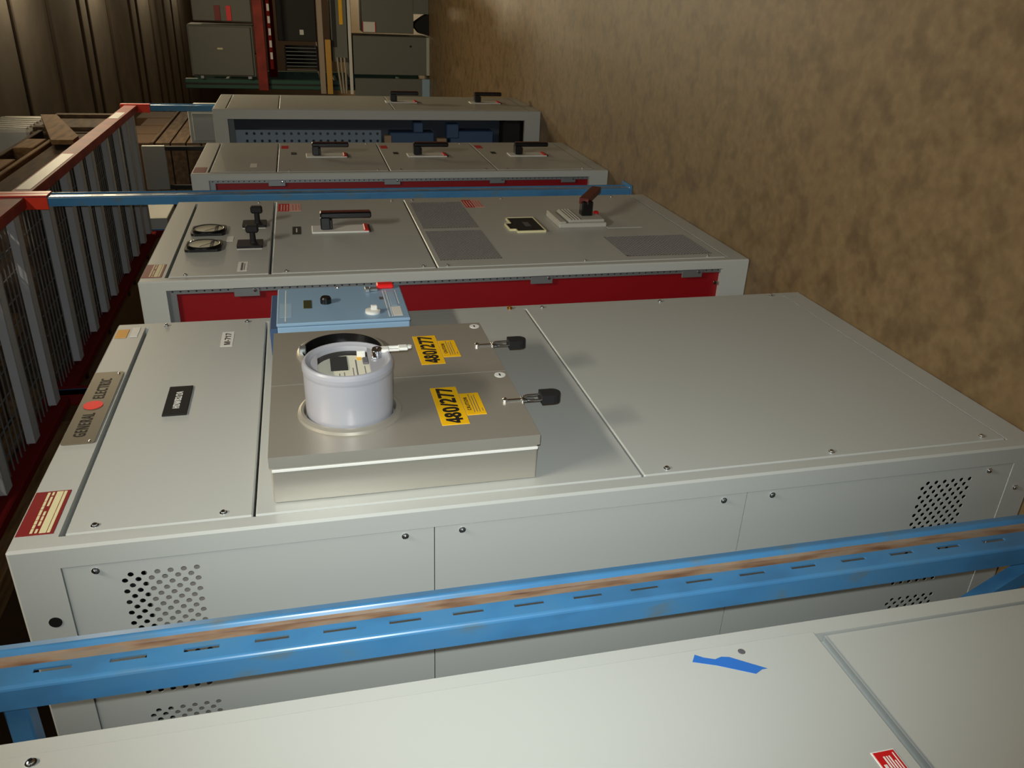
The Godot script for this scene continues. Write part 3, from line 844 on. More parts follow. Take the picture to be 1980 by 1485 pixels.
# lever handle of a breaker: pale scale plate with a red end, black root and lever; y is the plate's top
func breaker_handle(t: Node3D, x: float, y: float) -> void:
	var b := put("breaker_handle", MB.new().box(Vector3(x - 0.03, y - 0.075, 0.010), Vector3(x + 0.03, y - 0.036, 0.062), 0.004).box(Vector3(x - 0.022, y - 0.085, 0.010), Vector3(x + 0.018, y - 0.070, 0.050), 0.003).box(Vector3(x - 0.022, y - 0.245, 0.054), Vector3(x + 0.022, y - 0.036, 0.080), 0.005), M.black, t, "black breaker lever handle")
	sticker("handle_stripe", M.handle_red, b, x - 0.016, x + 0.016, y - 0.24, y - 0.04, 0.080, 0.0006)
	var p := put("scale_plate", MB.new().box(Vector3(x - 0.052, y - 0.232, 0.001), Vector3(x + 0.052, y, 0.008), 0.002), M.white, t, "pale scale plate")
	put("red_end", MB.new().box(Vector3(x - 0.05, y - 0.232, 0.004), Vector3(x + 0.05, y - 0.212, 0.014), 0.004), M.red, p)
	put("dark_edge", MB.new().box(Vector3(x - 0.05, y - 0.240, 0.001), Vector3(x + 0.05, y - 0.232, 0.010), 0.001), M.black, p)

func red_white_label(t: Node3D, x0: float, x1: float, y0: float, y1: float) -> void:
	var l := sticker("danger_label", M.red, t, x0, x1, (y0 + y1) / 2, y1, 0.002, 0.0008, "red and white danger label")
	sticker("label_field", mat(Color(0.86, 0.66, 0.62), 0.5), l, x0, x1, y0, (y0 + y1) / 2, 0.002, 0.0008)
	for k in 3:
		sticker("print_line", M.white, l, x0 + 0.01, x1 - 0.02, (y0 + y1) / 2 + 0.008 + k * 0.013, (y0 + y1) / 2 + 0.011 + k * 0.013, 0.0028, 0.0003)
		sticker("print_line", M.red, l, x0 + 0.01, x1 - 0.02, y0 + 0.008 + k * 0.013, y0 + 0.011 + k * 0.013, 0.0028, 0.0003)

# an open cabinet side: a strip with punched holes along front and top, a red barrier sheet behind it and zinc clips
func barrier_side(t: Node3D, D: float, clips: Array) -> void:
	var T := side_transform(0.012)
	var mb := MB.new()
	var y := 0.115
	while y < 2.18:
		mb.ring(T, y, y + 0.026, 0.034, 0.052, 0.0032, 0.004, 8)
		y += 0.026
	mb.rect(T, y, 2.2, 0.034, 0.052)
	mb.rect(T, 2.170, 2.2, 0.052, 0.5)
	put("punched_strip", mb, M.zinc, t)
	put("strip_backing", MB.new().box(Vector3(0.016, 0.1, -0.05), Vector3(0.022, 2.19, -0.032)), M.dark, t)
	put("red_barrier", MB.new().box(Vector3(0.026, 0.1, -D + 0.06), Vector3(0.032, 2.19, -0.045), 0.001), M.barrier, t, "red insulating barrier sheet")
	for c in clips:
		var k := put("clip", MB.new().box(Vector3(0.006, c - 0.043, -0.068), Vector3(0.012, c + 0.043, -0.038), 0.001), M.zinc, t)
		put("clip_screw", MB.new().lathe([Vector2(0.007, 0), Vector2(0.005, 0.004), Vector2(0, 0.005)], Vector3(0.006, c - 0.028, -0.046), Vector3(-1, 0, 0), 8), M.chrome, k)
	put("corner_bolt", MB.new().lathe([Vector2(0.009, 0), Vector2(0.008, 0.006), Vector2(0, 0.007)], Vector3(0.012, 0.135, -0.095), Vector3(-1, 0, 0), 8), M.chrome, t)

func grille(t: Node3D, x0: float, x1: float, y0: float, y1: float) -> void:
	var g := put("vent_recess", MB.new().box(Vector3(x0, y0, -0.0015), Vector3(x1, y1, 0.0025), 0.0), M.vent_back, t)
	var mb := MB.new()
	var pitch := 0.013
	var k := int((x1 - x0 + y1 - y0) / pitch)
	for i in range(1, k):
		var s := i * pitch
		# one family each way, clipped to the rectangle
		var a := Vector2(x0 + s, y0)
		if a.x > x1:
			a = Vector2(x1, y0 + (s - (x1 - x0)))
		var b := Vector2(x0, y0 + s)
		if b.y > y1:
			b = Vector2(x0 + (s - (y1 - y0)), y1)
		mb.bar(Vector3(a.x, a.y, 0.0032), Vector3(b.x, b.y, 0.0032), Vector3(0, 0, 1), 0.0004, 0.0015)
		var c := Vector2(x1 - (a.x - x0), a.y)
		var d := Vector2(x1 - (b.x - x0), b.y)
		mb.bar(Vector3(c.x, c.y, 0.0036), Vector3(d.x, d.y, 0.0036), Vector3(0, 0, 1), 0.0004, 0.0015)
	stuff(put("mesh_grille", mb, M.paint_dull, g))

func round_meter(t: Node3D, x: float, y: float) -> void:
	var b := put("round_meter", rounded_plate(x - 0.066, x + 0.066, y - 0.066, y + 0.066, 0.001, 0.012, 0.02), M.black, t, "round panel meter in a black case")
	put("rim", MB.new().lathe([Vector2(0.063, 0.008), Vector2(0.063, 0.015), Vector2(0.0595, 0.0185), Vector2(0.057, 0.0175), Vector2(0.057, 0.0125), Vector2(0, 0.0125)], Vector3(x, y, 0), Vector3(0, 0, 1), 36), M.black, b)
	put("dial", MB.new().lathe([Vector2(0.0565, 0.0125), Vector2(0.0565, 0.014), Vector2(0, 0.014)], Vector3(x, y, 0), Vector3(0, 0, 1), 32), M.dial, b)
	put("needle", MB.new().bar(Vector3(x + 0.01, y - 0.025, 0.0155), Vector3(x - 0.035, y + 0.012, 0.0155), Vector3(0, 0, 1), 0.001, 0.002), M.ink, b)
	put("lower_mask", MB.new().prism(PackedVector2Array([Vector2(x - 0.043, y - 0.036), Vector2(x + 0.043, y - 0.036), Vector2(x + 0.033, y - 0.024), Vector2(x - 0.033, y - 0.024)]), 0.014, 0.0152), M.black, b)
	put("glass", MB.new().lathe([Vector2(0.0568, 0.017), Vector2(0.050, 0.024), Vector2(0.03, 0.029), Vector2(0, 0.030)], Vector3(x, y, 0), Vector3(0, 0, 1), 32), M.glass, b)

func switch_knob(t: Node3D, x: float, y: float) -> void:
	var b := put("switch_knob", rounded_plate(x - 0.045, x + 0.045, y - 0.048, y + 0.048, 0.001, 0.012, 0.006), M.black_matt, t, "black pistol-grip control switch")
	sticker("scale_strip", M.white, b, x - 0.058, x - 0.046, y - 0.046, y + 0.046, 0.001, 0.002)
	put("stem", MB.new().lathe([Vector2(0.016, 0.01), Vector2(0.0115, 0.018), Vector2(0.0105, 0.06), Vector2(0, 0.06)], Vector3(x, y - 0.012, 0), Vector3(0, 0, 1), 16), M.black_matt, b)
	put("grip", MB.new().box(Vector3(x - 0.014, y - 0.036, 0.052), Vector3(x + 0.014, y + 0.012, 0.082), 0.006), M.black_matt, b)

func instrument_cabinet() -> void:
	M.dial = mat(Color(0.80, 0.77, 0.66), 0.5)
	M.vent_back = mat(Color(0.33, 0.24, 0.22), 0.9)
	var W := 1.135
	var t := cabinet("switchboard_cabinet", "grey cabinet with two round meters, breaker handles and mesh grilles", 1.4716, 0.01, W, 0.70, Rect2(0.115, -0.666, 2.085, 0.632))
	barrier_side(t, 0.70, [1.938, 0.865, 0.243])
	var ox := 1.4716
	var a := 0.0375
	var b := W - 0.0375
	var p1 := panel(t, "instrument_door", a, b, 1.860, 2.194)
	var p2 := panel(t, "breaker_door", a, b, 1.264, 1.851)
	var p3 := panel(t, "grille_panel", a, b, 0.088, 1.258)
	for q in [[1.085, 1.93], [0.055, 2.14]]:
		screw(p1, Vector3(q[0], q[1], 0.002))
	for q in [[1.08, 1.32], [0.055, 1.80], [0.055, 1.31]]:
		screw(p2, Vector3(q[0], q[1], 0.002))
	for q in [[1.08, 1.22], [1.08, 0.78], [1.08, 0.2], [0.055, 1.22], [0.055, 0.68], [0.055, 0.16]]:
		screw(p3, Vector3(q[0], q[1], 0.002))
	round_meter(t, 1.858 - ox, 2.107)
	round_meter(t, 2.078 - ox, 2.107)
	switch_knob(t, 1.870 - ox, 1.938)
	switch_knob(t, 2.168 - ox, 1.932)
	sticker("paper_tag", M.white, t, 1.93 - ox, 2.0 - ox, 2.005, 2.030, 0.002, 0.001)
	var ms := sticker("stock_sticker", M.white, t, 1.546 - ox, 1.656 - ox, 1.936, 1.970, 0.002, 0.0008, "white stock sticker with faint print")
	for q in [[1.951, 0.010, 0.098, 0.008], [1.945, 0.014, 0.09, 0.003]]:
		sticker("print_line", M.grey_ink, ms, 1.546 - ox + q[1], 1.546 - ox + q[2], q[0], q[0] + q[3], 0.0029, 0.0002)
	red_white_label(t, 2.386 - ox, 2.525 - ox, 1.741, 1.842)
	var nm := sticker("name_tag", M.black_matt, t, 2.004 - ox, 2.118 - ox, 1.745, 1.779, 0.002, 0.002, "small black name tag")
	sticker("print_line", M.white, nm, 2.03 - ox, 2.09 - ox, 1.759, 1.764, 0.004, 0.0003)
	breaker_handle(t, 2.060 - ox, 1.700)
	rating_label(t, 0.045, 0.19, 2.216, 2.281, 0.0)
	# lower breaker panel
	red_white_label(t, 2.390 - ox, 2.535 - ox, 0.895, 0.984)
	grille(t, 2.045 - ox, 2.505 - ox, 0.995, 1.237)
	grille(t, 1.592 - ox, 2.000 - ox, 0.995, 1.237)
	grille(t, 1.560 - ox, 1.840 - ox, 0.125, 0.494)
	grille(t, 1.985 - ox, 2.190 - ox, 0.265, 0.400)
	var nt := PackedVector2Array([Vector2(0.466, 0.722), Vector2(0.690, 0.722), Vector2(0.690, 0.846), Vector2(0.60, 0.846), Vector2(0.60, 0.872), Vector2(0.50, 0.872), Vector2(0.50, 0.846), Vector2(0.466, 0.846)])
	var tr := put("trip_window", MB.new().prism(nt, 0.001, 0.008), M.black_matt, t, "black trip unit window with a pale rim")
	var rim := MB.new()
	for k in nt.size():
		var p := nt[k]
		var q := nt[(k + 1) % nt.size()]
		rim.bar(Vector3(p.x, p.y, 0.005), Vector3(q.x, q.y, 0.005), Vector3(0, 0, 1), 0.012, 0.004)
	put("rim", rim, M.cream, tr)
	sticker("name_field", M.grey_ink, tr, 0.545, 0.615, 0.765, 0.790, 0.008, 0.0006)
	# raised breaker escutcheon with its rotary handle
	var es := put("breaker_escutcheon", MB.new().box(Vector3(0.52, 0.425, 0.001), Vector3(0.735, 0.645, 0.022), 0.004).box(Vector3(0.53, 0.43, 0.02), Vector3(0.725, 0.60, 0.034), 0.006).box(Vector3(0.52, 0.612, 0.02), Vector3(0.735, 0.645, 0.030), 0.004), mat(Color(0.70, 0.69, 0.66), 0.5), t, "pale raised breaker escutcheon")
	for k in 4:
		put("rib", MB.new().box(Vector3(0.535, 0.545 + k * 0.014, 0.033), Vector3(0.72, 0.551 + k * 0.014, 0.038), 0.002), mat(Color(0.70, 0.69, 0.66), 0.5), es)
	var rh := put("rotary_handle", MB.new().box(Vector3(0.595, 0.468, 0.03), Vector3(0.642, 0.520, 0.100), 0.006), M.black, t, "large dark breaker handle")
	put("handle_grip", MB.new().bar(Vector3(0.605, 0.512, 0.098), Vector3(0.775, 0.395, 0.112), Vector3(0, 0, 1), 0.026, 0.042), M.handle_red, rh)
	put("red_button", MB.new().lathe([Vector2(0.013, 0.0), Vector2(0.013, 0.016), Vector2(0.009, 0.021), Vector2(0, 0.022)], Vector3(0.645, 0.436, 0.022), Vector3(0, 0, 1), 16), M.bright_red, t)
	put("base_plate", MB.new().box(Vector3(0.50, 0.262, 0.001), Vector3(0.735, 0.425, 0.004), 0.001), M.paint, t)

func switch_cabinet() -> void:
	var W := 0.925
	var ox := 3.144
	var t := cabinet("switchboard_cabinet", "grey cabinet with three black breaker handles behind the second blue post", ox, 0.0244, W, 0.70, Rect2(0.115, -0.666, 2.085, 0.632))
	barrier_side(t, 0.70, [1.86, 1.25, 0.66, 0.24])
	var a := 0.0375
	var b := W - 0.0375
	panel(t, "top_door", a, b, 1.860, 2.194)
	var ys := [[1.262, 1.853], [0.658, 1.256], [0.084, 0.652]]
	for k in 3:
		var p := panel(t, "breaker_door", a, b, ys[k][0], ys[k][1])
		for q in [[0.055, ys[k][1] - 0.06], [0.055, ys[k][0] + 0.06], [W - 0.055, ys[k][0] + 0.06]]:
			screw(p, Vector3(q[0], q[1], 0.002))
		breaker_handle(t, 0.470, [1.698, 1.109, 0.486][k])
		sticker("danger_label", M.red, t, 0.70, 0.80, ys[k][1] - 0.055, ys[k][1] - 0.012, 0.002, 0.0008, "small red label")
		sticker("name_tag", M.black_matt, t, 0.515, 0.575, ys[k][1] - 0.10, ys[k][1] - 0.07, 0.002, 0.002)
	sticker("stock_sticker", M.white, t, 3.30 - ox, 3.40 - ox, 1.962, 1.998, 0.002, 0.0008)
	sticker("rating_label", M.label_red, t, 0.045, 0.17, 2.216, 2.278, 0.0, 0.001)

func open_cabinet() -> void:
	var W := 0.80
	var ox := 4.635
	var D := 0.70
	var t := cabinet("switchboard_cabinet", "farthest grey cabinet, open on its side, showing dark gear inside", ox, 0.1473, W, D, Rect2(0.121, -D + 0.064, 2.072, D - 0.128))
	put("inner_back", MB.new().box(Vector3(0.5, 0.1, -D + 0.07), Vector3(0.51, 2.19, -0.07)), mat(Color(0.25, 0.28, 0.33), 0.6), t)
	# punched steel sheet inside
	var T := Transform3D(Basis(Vector3(0, 1, 0), Vector3(0, 0, -1), Vector3(-1, 0, 0)), Vector3(0.10, 0, 0))
	var mb := MB.new()
	var y := 1.16
	while y < 2.07:
		for k in 3:
			mb.ring(T, y, y + 0.05, 0.15 + k * 0.05, 0.20 + k * 0.05, 0.010, 0.004, 8)
		y += 0.05
	mb.rect(T, y, 2.16, 0.15, 0.30)
	put("punched_sheet", mb, mat(Color(0.46, 0.53, 0.60), 0.5), t)
	put("fuse_holder", MB.new().box(Vector3(0.06, 0.78, -0.30), Vector3(0.2, 1.10, -0.16), 0.006).box(Vector3(0.05, 0.86, -0.16), Vector3(0.15, 0.93, -0.09), 0.006), M.blue_dark, t)
	put("fuse_holder", MB.new().box(Vector3(0.06, 0.34, -0.30), Vector3(0.2, 0.66, -0.15), 0.006).box(Vector3(0.05, 0.60, -0.2), Vector3(0.15, 0.69, -0.10), 0.006), M.blue_dark, t)
	put("cable_duct", MB.new().box(Vector3(0.03, 0.13, -0.34), Vector3(0.2, 0.27, -0.07), 0.02), M.black_matt, t)
	put("terminal_block", MB.new().box(Vector3(0.05, 1.09, -0.30), Vector3(0.1, 1.14, -0.18), 0.004).box(Vector3(0.05, 0.69, -0.3), Vector3(0.1, 0.76, -0.2), 0.004), mat(Color(0.62, 0.52, 0.42), 0.6), t)
	var a := 0.0375
	var b := W - 0.0375
	panel(t, "top_door", a, b, 1.860, 2.194)
	panel(t, "breaker_door", a, b, 1.072, 1.853)
	panel(t, "breaker_door", a, b, 0.084, 1.066)
	for y2 in [1.09, 0.45]:
		breaker_handle(t, 0.43, y2)

# ---------------------------------------------------------------- goods on the racks
func pallet(called: String, label: String, x0: float, x1: float, z0: float, z1: float, y: float, m: Material) -> Node3D:
	var t := thing(called, label, "pallet")
	for z in [z0, (z0 + z1) / 2 - 0.045, z1 - 0.09]:
		put("runner", MB.new().box(Vector3(x0, y, z), Vector3(x1, y + 0.022, z + 0.09), 0.002), m, t)
		for x in [x0, (x0 + x1) / 2 - 0.06, x1 - 0.12]:
			put("block", MB.new().box(Vector3(x, y + 0.022, z), Vector3(x + 0.12, y + 0.115, z + 0.09), 0.003), m, t)
	var x := x0
	while x + 0.1 <= x1 + 0.001:
		put("deck_board", MB.new().box(Vector3(x, y + 0.115, z0), Vector3(x + 0.095, y + 0.137, z1), 0.002), m, t)
		x += 0.128
	return t

func deck_goods() -> void:
	# on the nearer bay's wire deck, seen from below through the wires
	pallet("pallet", "weathered wooden pallet on the wire deck above the two-meter cabinet", 1.50, 2.62, -0.98, -0.10, 3.045, M.wood)
	pallet("pallet", "old wooden pallet on the wire deck above the meter cabinet", 0.05, 1.15, -0.98, -0.10, 3.045, M.wood_old)
	var c := thing("carton", "brown carton on the pallet above the two-meter cabinet", "carton")
	put("box", MB.new().box(Vector3(1.6, 3.184, -0.95), Vector3(2.5, 3.7, -0.2), 0.004), M.carton, c)
	put("tape", MB.new().box(Vector3(1.598, 3.5, -0.6), Vector3(2.502, 3.702, -0.55), 0.001), M.wood, c)
	# the farther bay: a skid of timber, a leaning plank and a shiny wrapped crate
	var s := thing("timber_skid", "long timber skid with tan blocks on the shelf beyond the orange beam", "skid")
	for z in [-0.14, -0.95]:
		put("runner", MB.new().box(Vector3(3.0, 3.285, z), Vector3(4.98, 3.315, z + 0.09), 0.004), M.wood, s)
		for x in [3.05, 3.6, 4.28]:
			put("block", MB.new().box(Vector3(x, 3.315, z), Vector3(x + 0.32, 3.43, z + 0.1), 0.004), M.wood, s)
	put("lower_bearer", MB.new().box(Vector3(2.95, 3.04, -1.0), Vector3(4.98, 3.28, -0.07), 0.01), M.wood_old, s)
	for k in 7:
		put("top_board", MB.new().box(Vector3(2.95, 3.43, -1.0 + k * 0.14), Vector3(4.98, 3.46, -0.885 + k * 0.14), 0.003), M.wood_old, s)
	var b := thing("plank", "tan plank leaning across the front of the timber skid", "plank")
	put("plank", MB.new().prism(PackedVector2Array([Vector2(4.352, 3.10), Vector2(4.50, 3.10), Vector2(5.432, 3.44), Vector2(5.427, 3.545), Vector2(4.352, 3.225)]), -0.034, -0.006), M.wood, b)
	var d := thing("dark_crate", "dark timber crate under the shiny wrapped crate on the far shelf", "crate")
	put("crate", MB.new().box(Vector3(5.02, 3.04, -1.0), Vector3(5.86, 3.53, -0.07), 0.01), M.wood_old, d)
	for k in 2:
		put("batten", MB.new().box(Vector3(5.1 + k * 0.6, 3.045, -0.07), Vector3(5.18 + k * 0.6, 3.525, -0.045), 0.003), M.wood_old, d)
	var f := thing("wrapped_crate", "shiny wrapped crate on the dark timber crate, its lamp reflection painted white", "crate")
	put("crate", MB.new().box(Vector3(5.03, 3.532, -0.9), Vector3(5.66, 3.86, -0.05), 0.02), M.white_sheen, f)
	for k in 6:
		put("fold", MB.new().bar(Vector3(5.08 + k * 0.085, 3.55, -0.046), Vector3(5.13 + k * 0.085, 3.845, -0.046), Vector3(0, 0, 1), 0.006, 0.03), M.white_sheen, f)
	# light grey boxes seen past and behind the farther bay
	var g := thing("panel_box", "tall light grey enclosure standing behind the open cabinet's top", "enclosure")
	put("body", MB.new().box(Vector3(6.36, 0.0, -0.372), Vector3(6.84, 2.652, -0.095), 0.006), M.paint, g)
	put("door", MB.new().box(Vector3(6.345, 0.1, -0.35), Vector3(6.36, 2.62, -0.115), 0.004), M.paint, g)
	var h := thing("grey_sheet", "pale grey panel on dark legs, seen below the wire deck beyond the cabinets", "panel")
	put("sheet", MB.new().box(Vector3(6.28, 2.865, -0.75), Vector3(6.32, 3.05, -0.38), 0.003), M.paint, h)
	for z in [-0.75, -0.42]:
		put("leg", MB.new().box(Vector3(6.28, 0.0, z), Vector3(6.32, 2.862, z + 0.035), 0.003), M.far_dark, h)
	var w := thing("white_carton", "white carton on a dark stand past the end of the dark red rear beam", "carton")
	put("box", MB.new().box(Vector3(6.3, 2.93, -1.16), Vector3(6.8, 3.30, -1.005), 0.004), M.white, w)
	put("stand", MB.new().box(Vector3(6.3, 0.0, -1.16), Vector3(6.8, 2.93, -1.12), 0.003), M.far_dark, w)
	var tb := thing("timber", "long tan timber lying just behind the dark red rear beam", "timber")
	put("timber", MB.new().box(Vector3(0.6, 2.93, -1.24), Vector3(2.72, 3.015, -1.13), 0.004), M.wood, tb)
	# beyond the last blue frame: a tall boarded crate with cartons on top
	var sb := thing("boarded_crate", "tall dark boarded crate standing beyond the last blue frame, carrying brown cartons", "crate")
	put("core", MB.new().box(Vector3(6.985, 0.0, -0.93), Vector3(8.99, 3.05, -0.505), 0.004), M.wood_old, sb)
	for j in 22:
		put("end_board", MB.new().box(Vector3(6.95, 0.02 + j * 0.138, -0.95), Vector3(6.984, 0.145 + j * 0.138, -0.49), 0.003), M.wood_old, sb)
		put("front_board", MB.new().box(Vector3(6.96, 0.02 + j * 0.138, -0.504), Vector3(9.0, 0.145 + j * 0.138, -0.47), 0.003), M.wood_old, sb)
	put("lid", MB.new().box(Vector3(6.94, 3.052, -0.96), Vector3(9.01, 3.086, -0.46), 0.004), M.wood_old, sb)
	var heights := [0.30, 0.44, 0.24, 0.36]
	var tell := ["brown carton on the tall boarded crate, nearest of the four", "tallest brown carton on the tall boarded crate", "lowest brown carton on the tall boarded crate", "brown carton on the tall boarded crate, farthest of the four"]
	for j in 4:
		var cx := 6.97 + j * 0.515
		var ct := thing("carton", tell[j], "carton", Vector3.ZERO, "cartons on the boarded crate")
		put("box", MB.new().box(Vector3(cx, 3.088, -0.92), Vector3(cx + 0.48, 3.088 + heights[j], -0.47), 0.006), M.carton_dark, ct)
		put("flap", MB.new().box(Vector3(cx + 0.01, 3.088 + heights[j], -0.91), Vector3(cx + 0.47, 3.096 + heights[j], -0.68), 0.002).box(Vector3(cx + 0.01, 3.088 + heights[j], -0.675), Vector3(cx + 0.47, 3.094 + heights[j], -0.48), 0.002), M.carton_dark, ct)
	# the back-to-back row behind: cartons and crates in the dark
	var k := 0
	for e in [[-0.9, 1.1], [1.25, 2.7], [2.9, 4.4], [4.6, 6.0]]:
		var bx := thing("storage_crate", ["tall dark crate behind the meter cabinet", "tall dark crate behind the two-meter cabinet", "tall dark crate behind the three-handle cabinet", "tall dark crate behind the open cabinet"][k], "crate", Vector3.ZERO, "crates in the row behind")
		put("crate", MB.new().box(Vector3(e[0], 0.0, -2.5), Vector3(e[1], 2.55, -1.5), 0.01), M.wood_old, bx)
		for j in 3:
			put("batten", MB.new().box(Vector3(e[0], 0.3 + j * 1.0, -1.5), Vector3(e[1], 0.4 + j * 1.0, -1.475), 0.003), M.wood_old, bx)
		k += 1

# ---------------------------------------------------------------- the far end: a rack across the aisle
func far_end() -> void:
	var X := 10.15
	var fr := thing("rack_frame", "green rack upright at the far end of the aisle", "rack frame")
	put("post", MB.new().box(Vector3(X + 0.06, 0, -0.35), Vector3(X + 0.15, 3.1, -0.235), 0.006), M.green, fr)
	put("groove", MB.new().box(Vector3(X + 0.058, 0, -0.305), Vector3(X + 0.061, 3.1, -0.28)), M.far_dark, fr)
	put("rear_post", MB.new().box(Vector3(X + 1.15, 0, -0.35), Vector3(X + 1.24, 3.1, -0.235), 0.006), M.green, fr)
	for y in [0.3, 1.2, 2.6]:
		put("brace", MB.new().box(Vector3(X + 0.15, y, -0.31), Vector3(X + 1.15, y + 0.04, -0.27), 0.003), M.green, fr)
	var bm := thing("shelf_beam", "orange front beam of the far rack, dotted with small white labels", "beam")
	put("beam", MB.new().box(Vector3(X - 0.01, 2.085, -0.36), Vector3(X + 0.05, 2.205, 2.4), 0.006), M.beam, bm)
	put("lower_flange", MB.new().box(Vector3(X - 0.006, 2.0, -0.10), Vector3(X + 0.03, 2.04, 2.4), 0.003), M.beam_red, bm)
	for k in 9:
		put("label_or_glare", MB.new().box(Vector3(X - 0.009, 2.003, 0.02 + k * 0.14), Vector3(X - 0.005, 2.032, 0.10 + k * 0.14)), M.white, bm, "white strip on the beam, the long one being painted glare")
	var bm2 := thing("shelf_beam", "dark red rear beam of the far rack", "beam")
	put("beam", MB.new().box(Vector3(X + 1.05, 1.98, -0.30), Vector3(X + 1.12, 2.10, 2.4), 0.006), M.beam_red, bm2)
	var dk := thing("shelf_deck", "dark deck boards of the far rack's upper shelf", "shelf")
	for k in 8:
		put("deck_board", MB.new().box(Vector3(X + 0.0, 2.206, -0.22 + k * 0.33), Vector3(X + 1.1, 2.219, 0.07 + k * 0.33), 0.002), M.wood_old, dk)
	# the upper shelf
	var a := thing("panel_box", "square grey enclosure on the far rack's upper shelf", "enclosure")
	put("body", MB.new().box(Vector3(X + 0.02, 2.22, -0.20), Vector3(X + 0.5, 3.0, 0.40), 0.01), M.far_grey, a)
	put("cover", MB.new().box(Vector3(X, 2.25, -0.185), Vector3(X + 0.025, 2.985, 0.385), 0.008), M.far_grey, a)
	sticker_x("label_or_glare", M.cream, a, X - 0.001, 2.60, 2.665, 0.12, 0.14)
	put("foot", MB.new().box(Vector3(X, 2.86, -0.225), Vector3(X + 0.05, 2.9, -0.19), 0.003).box(Vector3(X, 2.28, -0.225), Vector3(X + 0.05, 2.33, -0.19), 0.003), M.zinc, a)
	var b := thing("panel_box", "grey enclosure with red labels next to the square one on the far rack", "enclosure")
	put("body", MB.new().box(Vector3(X + 0.06, 2.22, 0.44), Vector3(X + 0.5, 2.92, 1.2), 0.01), M.far_grey, b)
	put("red_label", MB.new().box(Vector3(X + 0.052, 2.46, 0.45), Vector3(X + 0.062, 2.52, 0.62), 0.002), M.bright_red, b, "bright red label")
	put("red_label", MB.new().box(Vector3(X + 0.052, 2.59, 0.45), Vector3(X + 0.062, 2.66, 0.62), 0.002), M.label_red, b, "dark red label")
	# the middle shelf
	var c := thing("wire_crate", "black wire crate on the far rack's middle shelf", "crate")
	put("base", MB.new().box(Vector3(X + 0.08, 1.44, -0.12), Vector3(X + 0.5, 1.47, 0.16), 0.004), M.black_matt, c)
	for k in 7:
		put("bar", MB.new().rod(Vector3(X + 0.08, 1.46, -0.11 + k * 0.044), Vector3(X + 0.08, 1.85, -0.11 + k * 0.044), 0.006, 6), M.zinc, c)
	put("rear_panel", MB.new().box(Vector3(X + 0.48, 1.46, -0.12), Vector3(X + 0.5, 1.86, 0.16)), M.black_matt, c)
	put("top_rail", MB.new().box(Vector3(X + 0.07, 1.84, -0.12), Vector3(X + 0.5, 1.86, 0.16), 0.003), M.black_matt, c)
	var e := thing("carton", "dark carton behind the wire crate on the far rack", "carton")
	put("box", MB.new().box(Vector3(X + 0.3, 1.44, 0.22), Vector3(X + 0.8, 1.93, 0.9), 0.006), M.far_dark, e)
	put("label_or_glare", MB.new().box(Vector3(X + 0.295, 1.6, 0.3), Vector3(X + 0.301, 1.65, 0.36)), M.white, e)
	var sh := thing("shelf_board", "pale shelf edge with a yellow wood strip below it, at the far end", "shelf")
	put("rail", MB.new().box(Vector3(X - 0.02, 1.362, -0.39), Vector3(X + 0.03, 1.43, 2.4), 0.004), mat(Color(0.66, 0.60, 0.54), 0.6), sh)
	put("board", MB.new().box(Vector3(X + 0.03, 1.40, -0.22), Vector3(X + 1.1, 1.436, 2.4), 0.003), M.wood_old, sh)
	put("wood_strip", MB.new().box(Vector3(X - 0.04, 1.275, -0.39), Vector3(X + 0.02, 1.345, 0.27), 0.004), mat(Color(0.80, 0.62, 0.30), 0.7), sh, "yellow wood strip")
	var eq := thing("panel_box", "grey enclosure with a yellow label strip under the far shelf edge", "enclosure")
	put("body", MB.new().box(Vector3(X + 0.02, 1.06, 0.0), Vector3(X + 0.6, 1.26, 1.4), 0.006), M.far_grey, eq)
	sticker_x("label_or_glare", M.yellow, eq, X + 0.019, 1.11, 1.155, 0.45, 1.0)
	put("dark_slot", MB.new().box(Vector3(X + 0.012, 1.20, 0.18), Vector3(X + 0.02, 1.25, 1.3)), M.far_dark, eq)
	var cn := thing("conduit", "pale curved conduit lengths stacked under the far shelf", "conduit")
	for k in 3:
		put("pipe", MB.new().path([Vector3(X - 0.01, 1.20 - k * 0.045, 0.06), Vector3(X - 0.01, 1.19 - k * 0.045, -0.12), Vector3(X - 0.01, 1.16 - k * 0.03, -0.38)], 0.014, 8), mat(Color(0.66, 0.62, 0.56), 0.5), cn)
	# the floor level
	var st := thing("shelf_board", "white edge strip above the lowest grey cabinets at the far end", "shelf")
	put("edge", MB.new().box(Vector3(X - 0.02, 1.01, -0.39), Vector3(X + 0.02, 1.05, 2.4), 0.003), M.white, st)
	put("board", MB.new().box(Vector3(X + 0.02, 1.005, -0.22), Vector3(X + 0.9, 1.04, 2.4), 0.003), M.far_grey, st)
	var g := thing("floor_cabinet", "low grey cabinet with a keyhole standing on the floor at the far end", "cabinet")
	put("body", MB.new().box(Vector3(X, 0.01, -0.145), Vector3(X + 0.6, 0.995, 0.325), 0.006), M.far_grey, g)
	put("edge", MB.new().box(Vector3(X - 0.01, 0.0, -0.145), Vector3(X + 0.02, 0.04, 0.325), 0.003), M.paint, g)
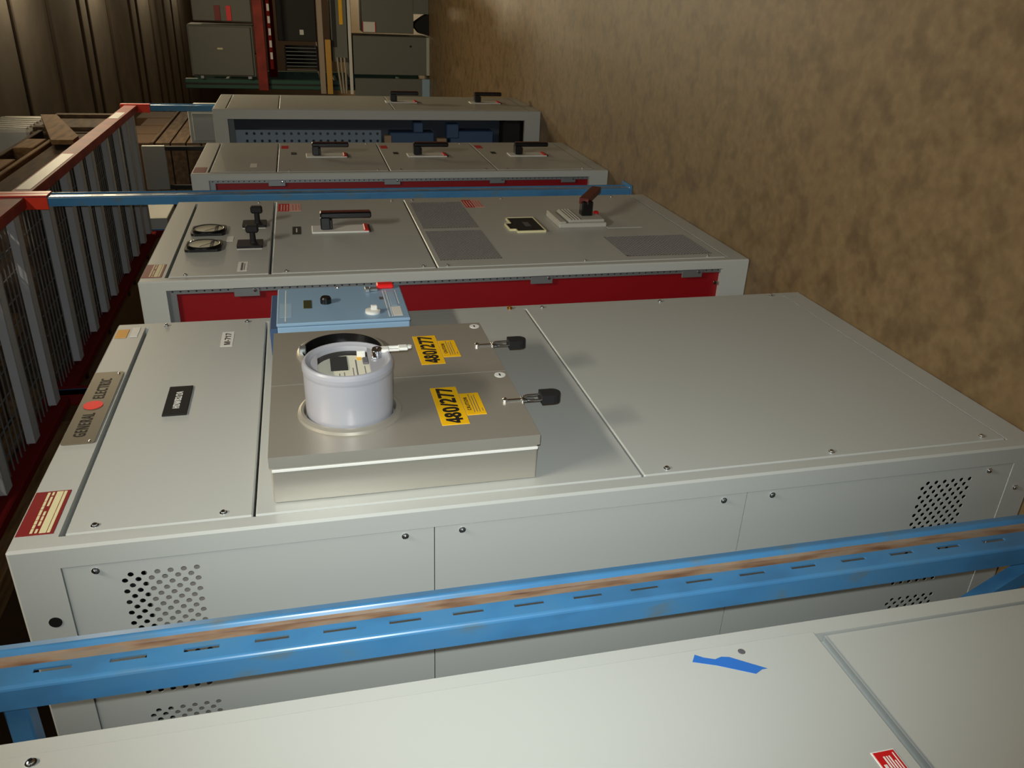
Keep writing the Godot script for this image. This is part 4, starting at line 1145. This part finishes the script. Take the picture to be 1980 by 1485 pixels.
	put("keyhole", MB.new().lathe([Vector2(0.014, 0), Vector2(0.014, 0.003), Vector2(0, 0.003)], Vector3(X, 0.249, 0.212), Vector3(-1, 0, 0), 12), M.dark, g)
	var g2 := thing("floor_cabinet", "low grey cabinet left of the one with the keyhole, partly hidden by the open cabinet", "cabinet")
	put("body", MB.new().box(Vector3(X, 0.0, -0.75), Vector3(X + 0.055, 0.985, -0.19), 0.006), M.far_grey, g2)
	put("post", MB.new().box(Vector3(X - 0.01, 0.0, -0.75), Vector3(X, 0.10, -0.19), 0.002), M.pale_blue, g2)
	var g3 := thing("floor_cabinet", "low grey cabinet with a white notice and a dark gap below, at the far end", "cabinet")
	put("body", MB.new().box(Vector3(X + 0.05, 0.2, 0.36), Vector3(X + 0.6, 0.86, 1.3), 0.006), M.far_grey, g3)
	put("leg", MB.new().box(Vector3(X + 0.05, 0.0, 0.60), Vector3(X + 0.6, 0.2, 1.3), 0.004), M.far_grey, g3)
	put("notice", MB.new().box(Vector3(X + 0.045, 0.70, 0.37), Vector3(X + 0.051, 0.85, 0.49), 0.001), M.white, g3, "white notice with red edges")
	put("notice_edge", MB.new().box(Vector3(X + 0.044, 0.69, 0.37), Vector3(X + 0.05, 0.70, 0.49)).box(Vector3(X + 0.044, 0.85, 0.37), Vector3(X + 0.05, 0.86, 0.49)), M.red, g3)
	var bg := thing("shade_block", "black block put in for the dark void under the far floor cabinet", "gap_shade")  # black shape drawn where there is only a shaded gap
	put("gap_shade", MB.new().prism(PackedVector2Array([Vector2(0.345, 0.0), Vector2(0.60, 0.0), Vector2(0.575, 0.06), Vector2(0.50, 0.17), Vector2(0.45, 0.19), Vector2(0.37, 0.12)]), 0.0, 0.3, Transform3D(Basis(Vector3(0, 0, 1), Vector3(0, 1, 0), Vector3(-1, 0, 0)), Vector3(X + 0.32, 0, 0))), M.black_matt, bg)

func sticker_x(called: String, m: Material, parent: Node, x: float, y0: float, y1: float, z0: float, z1: float) -> MeshInstance3D:
	return put(called, MB.new().box(Vector3(x - 0.002, y0, z0), Vector3(x + 0.001, y1, z1)), m, parent)
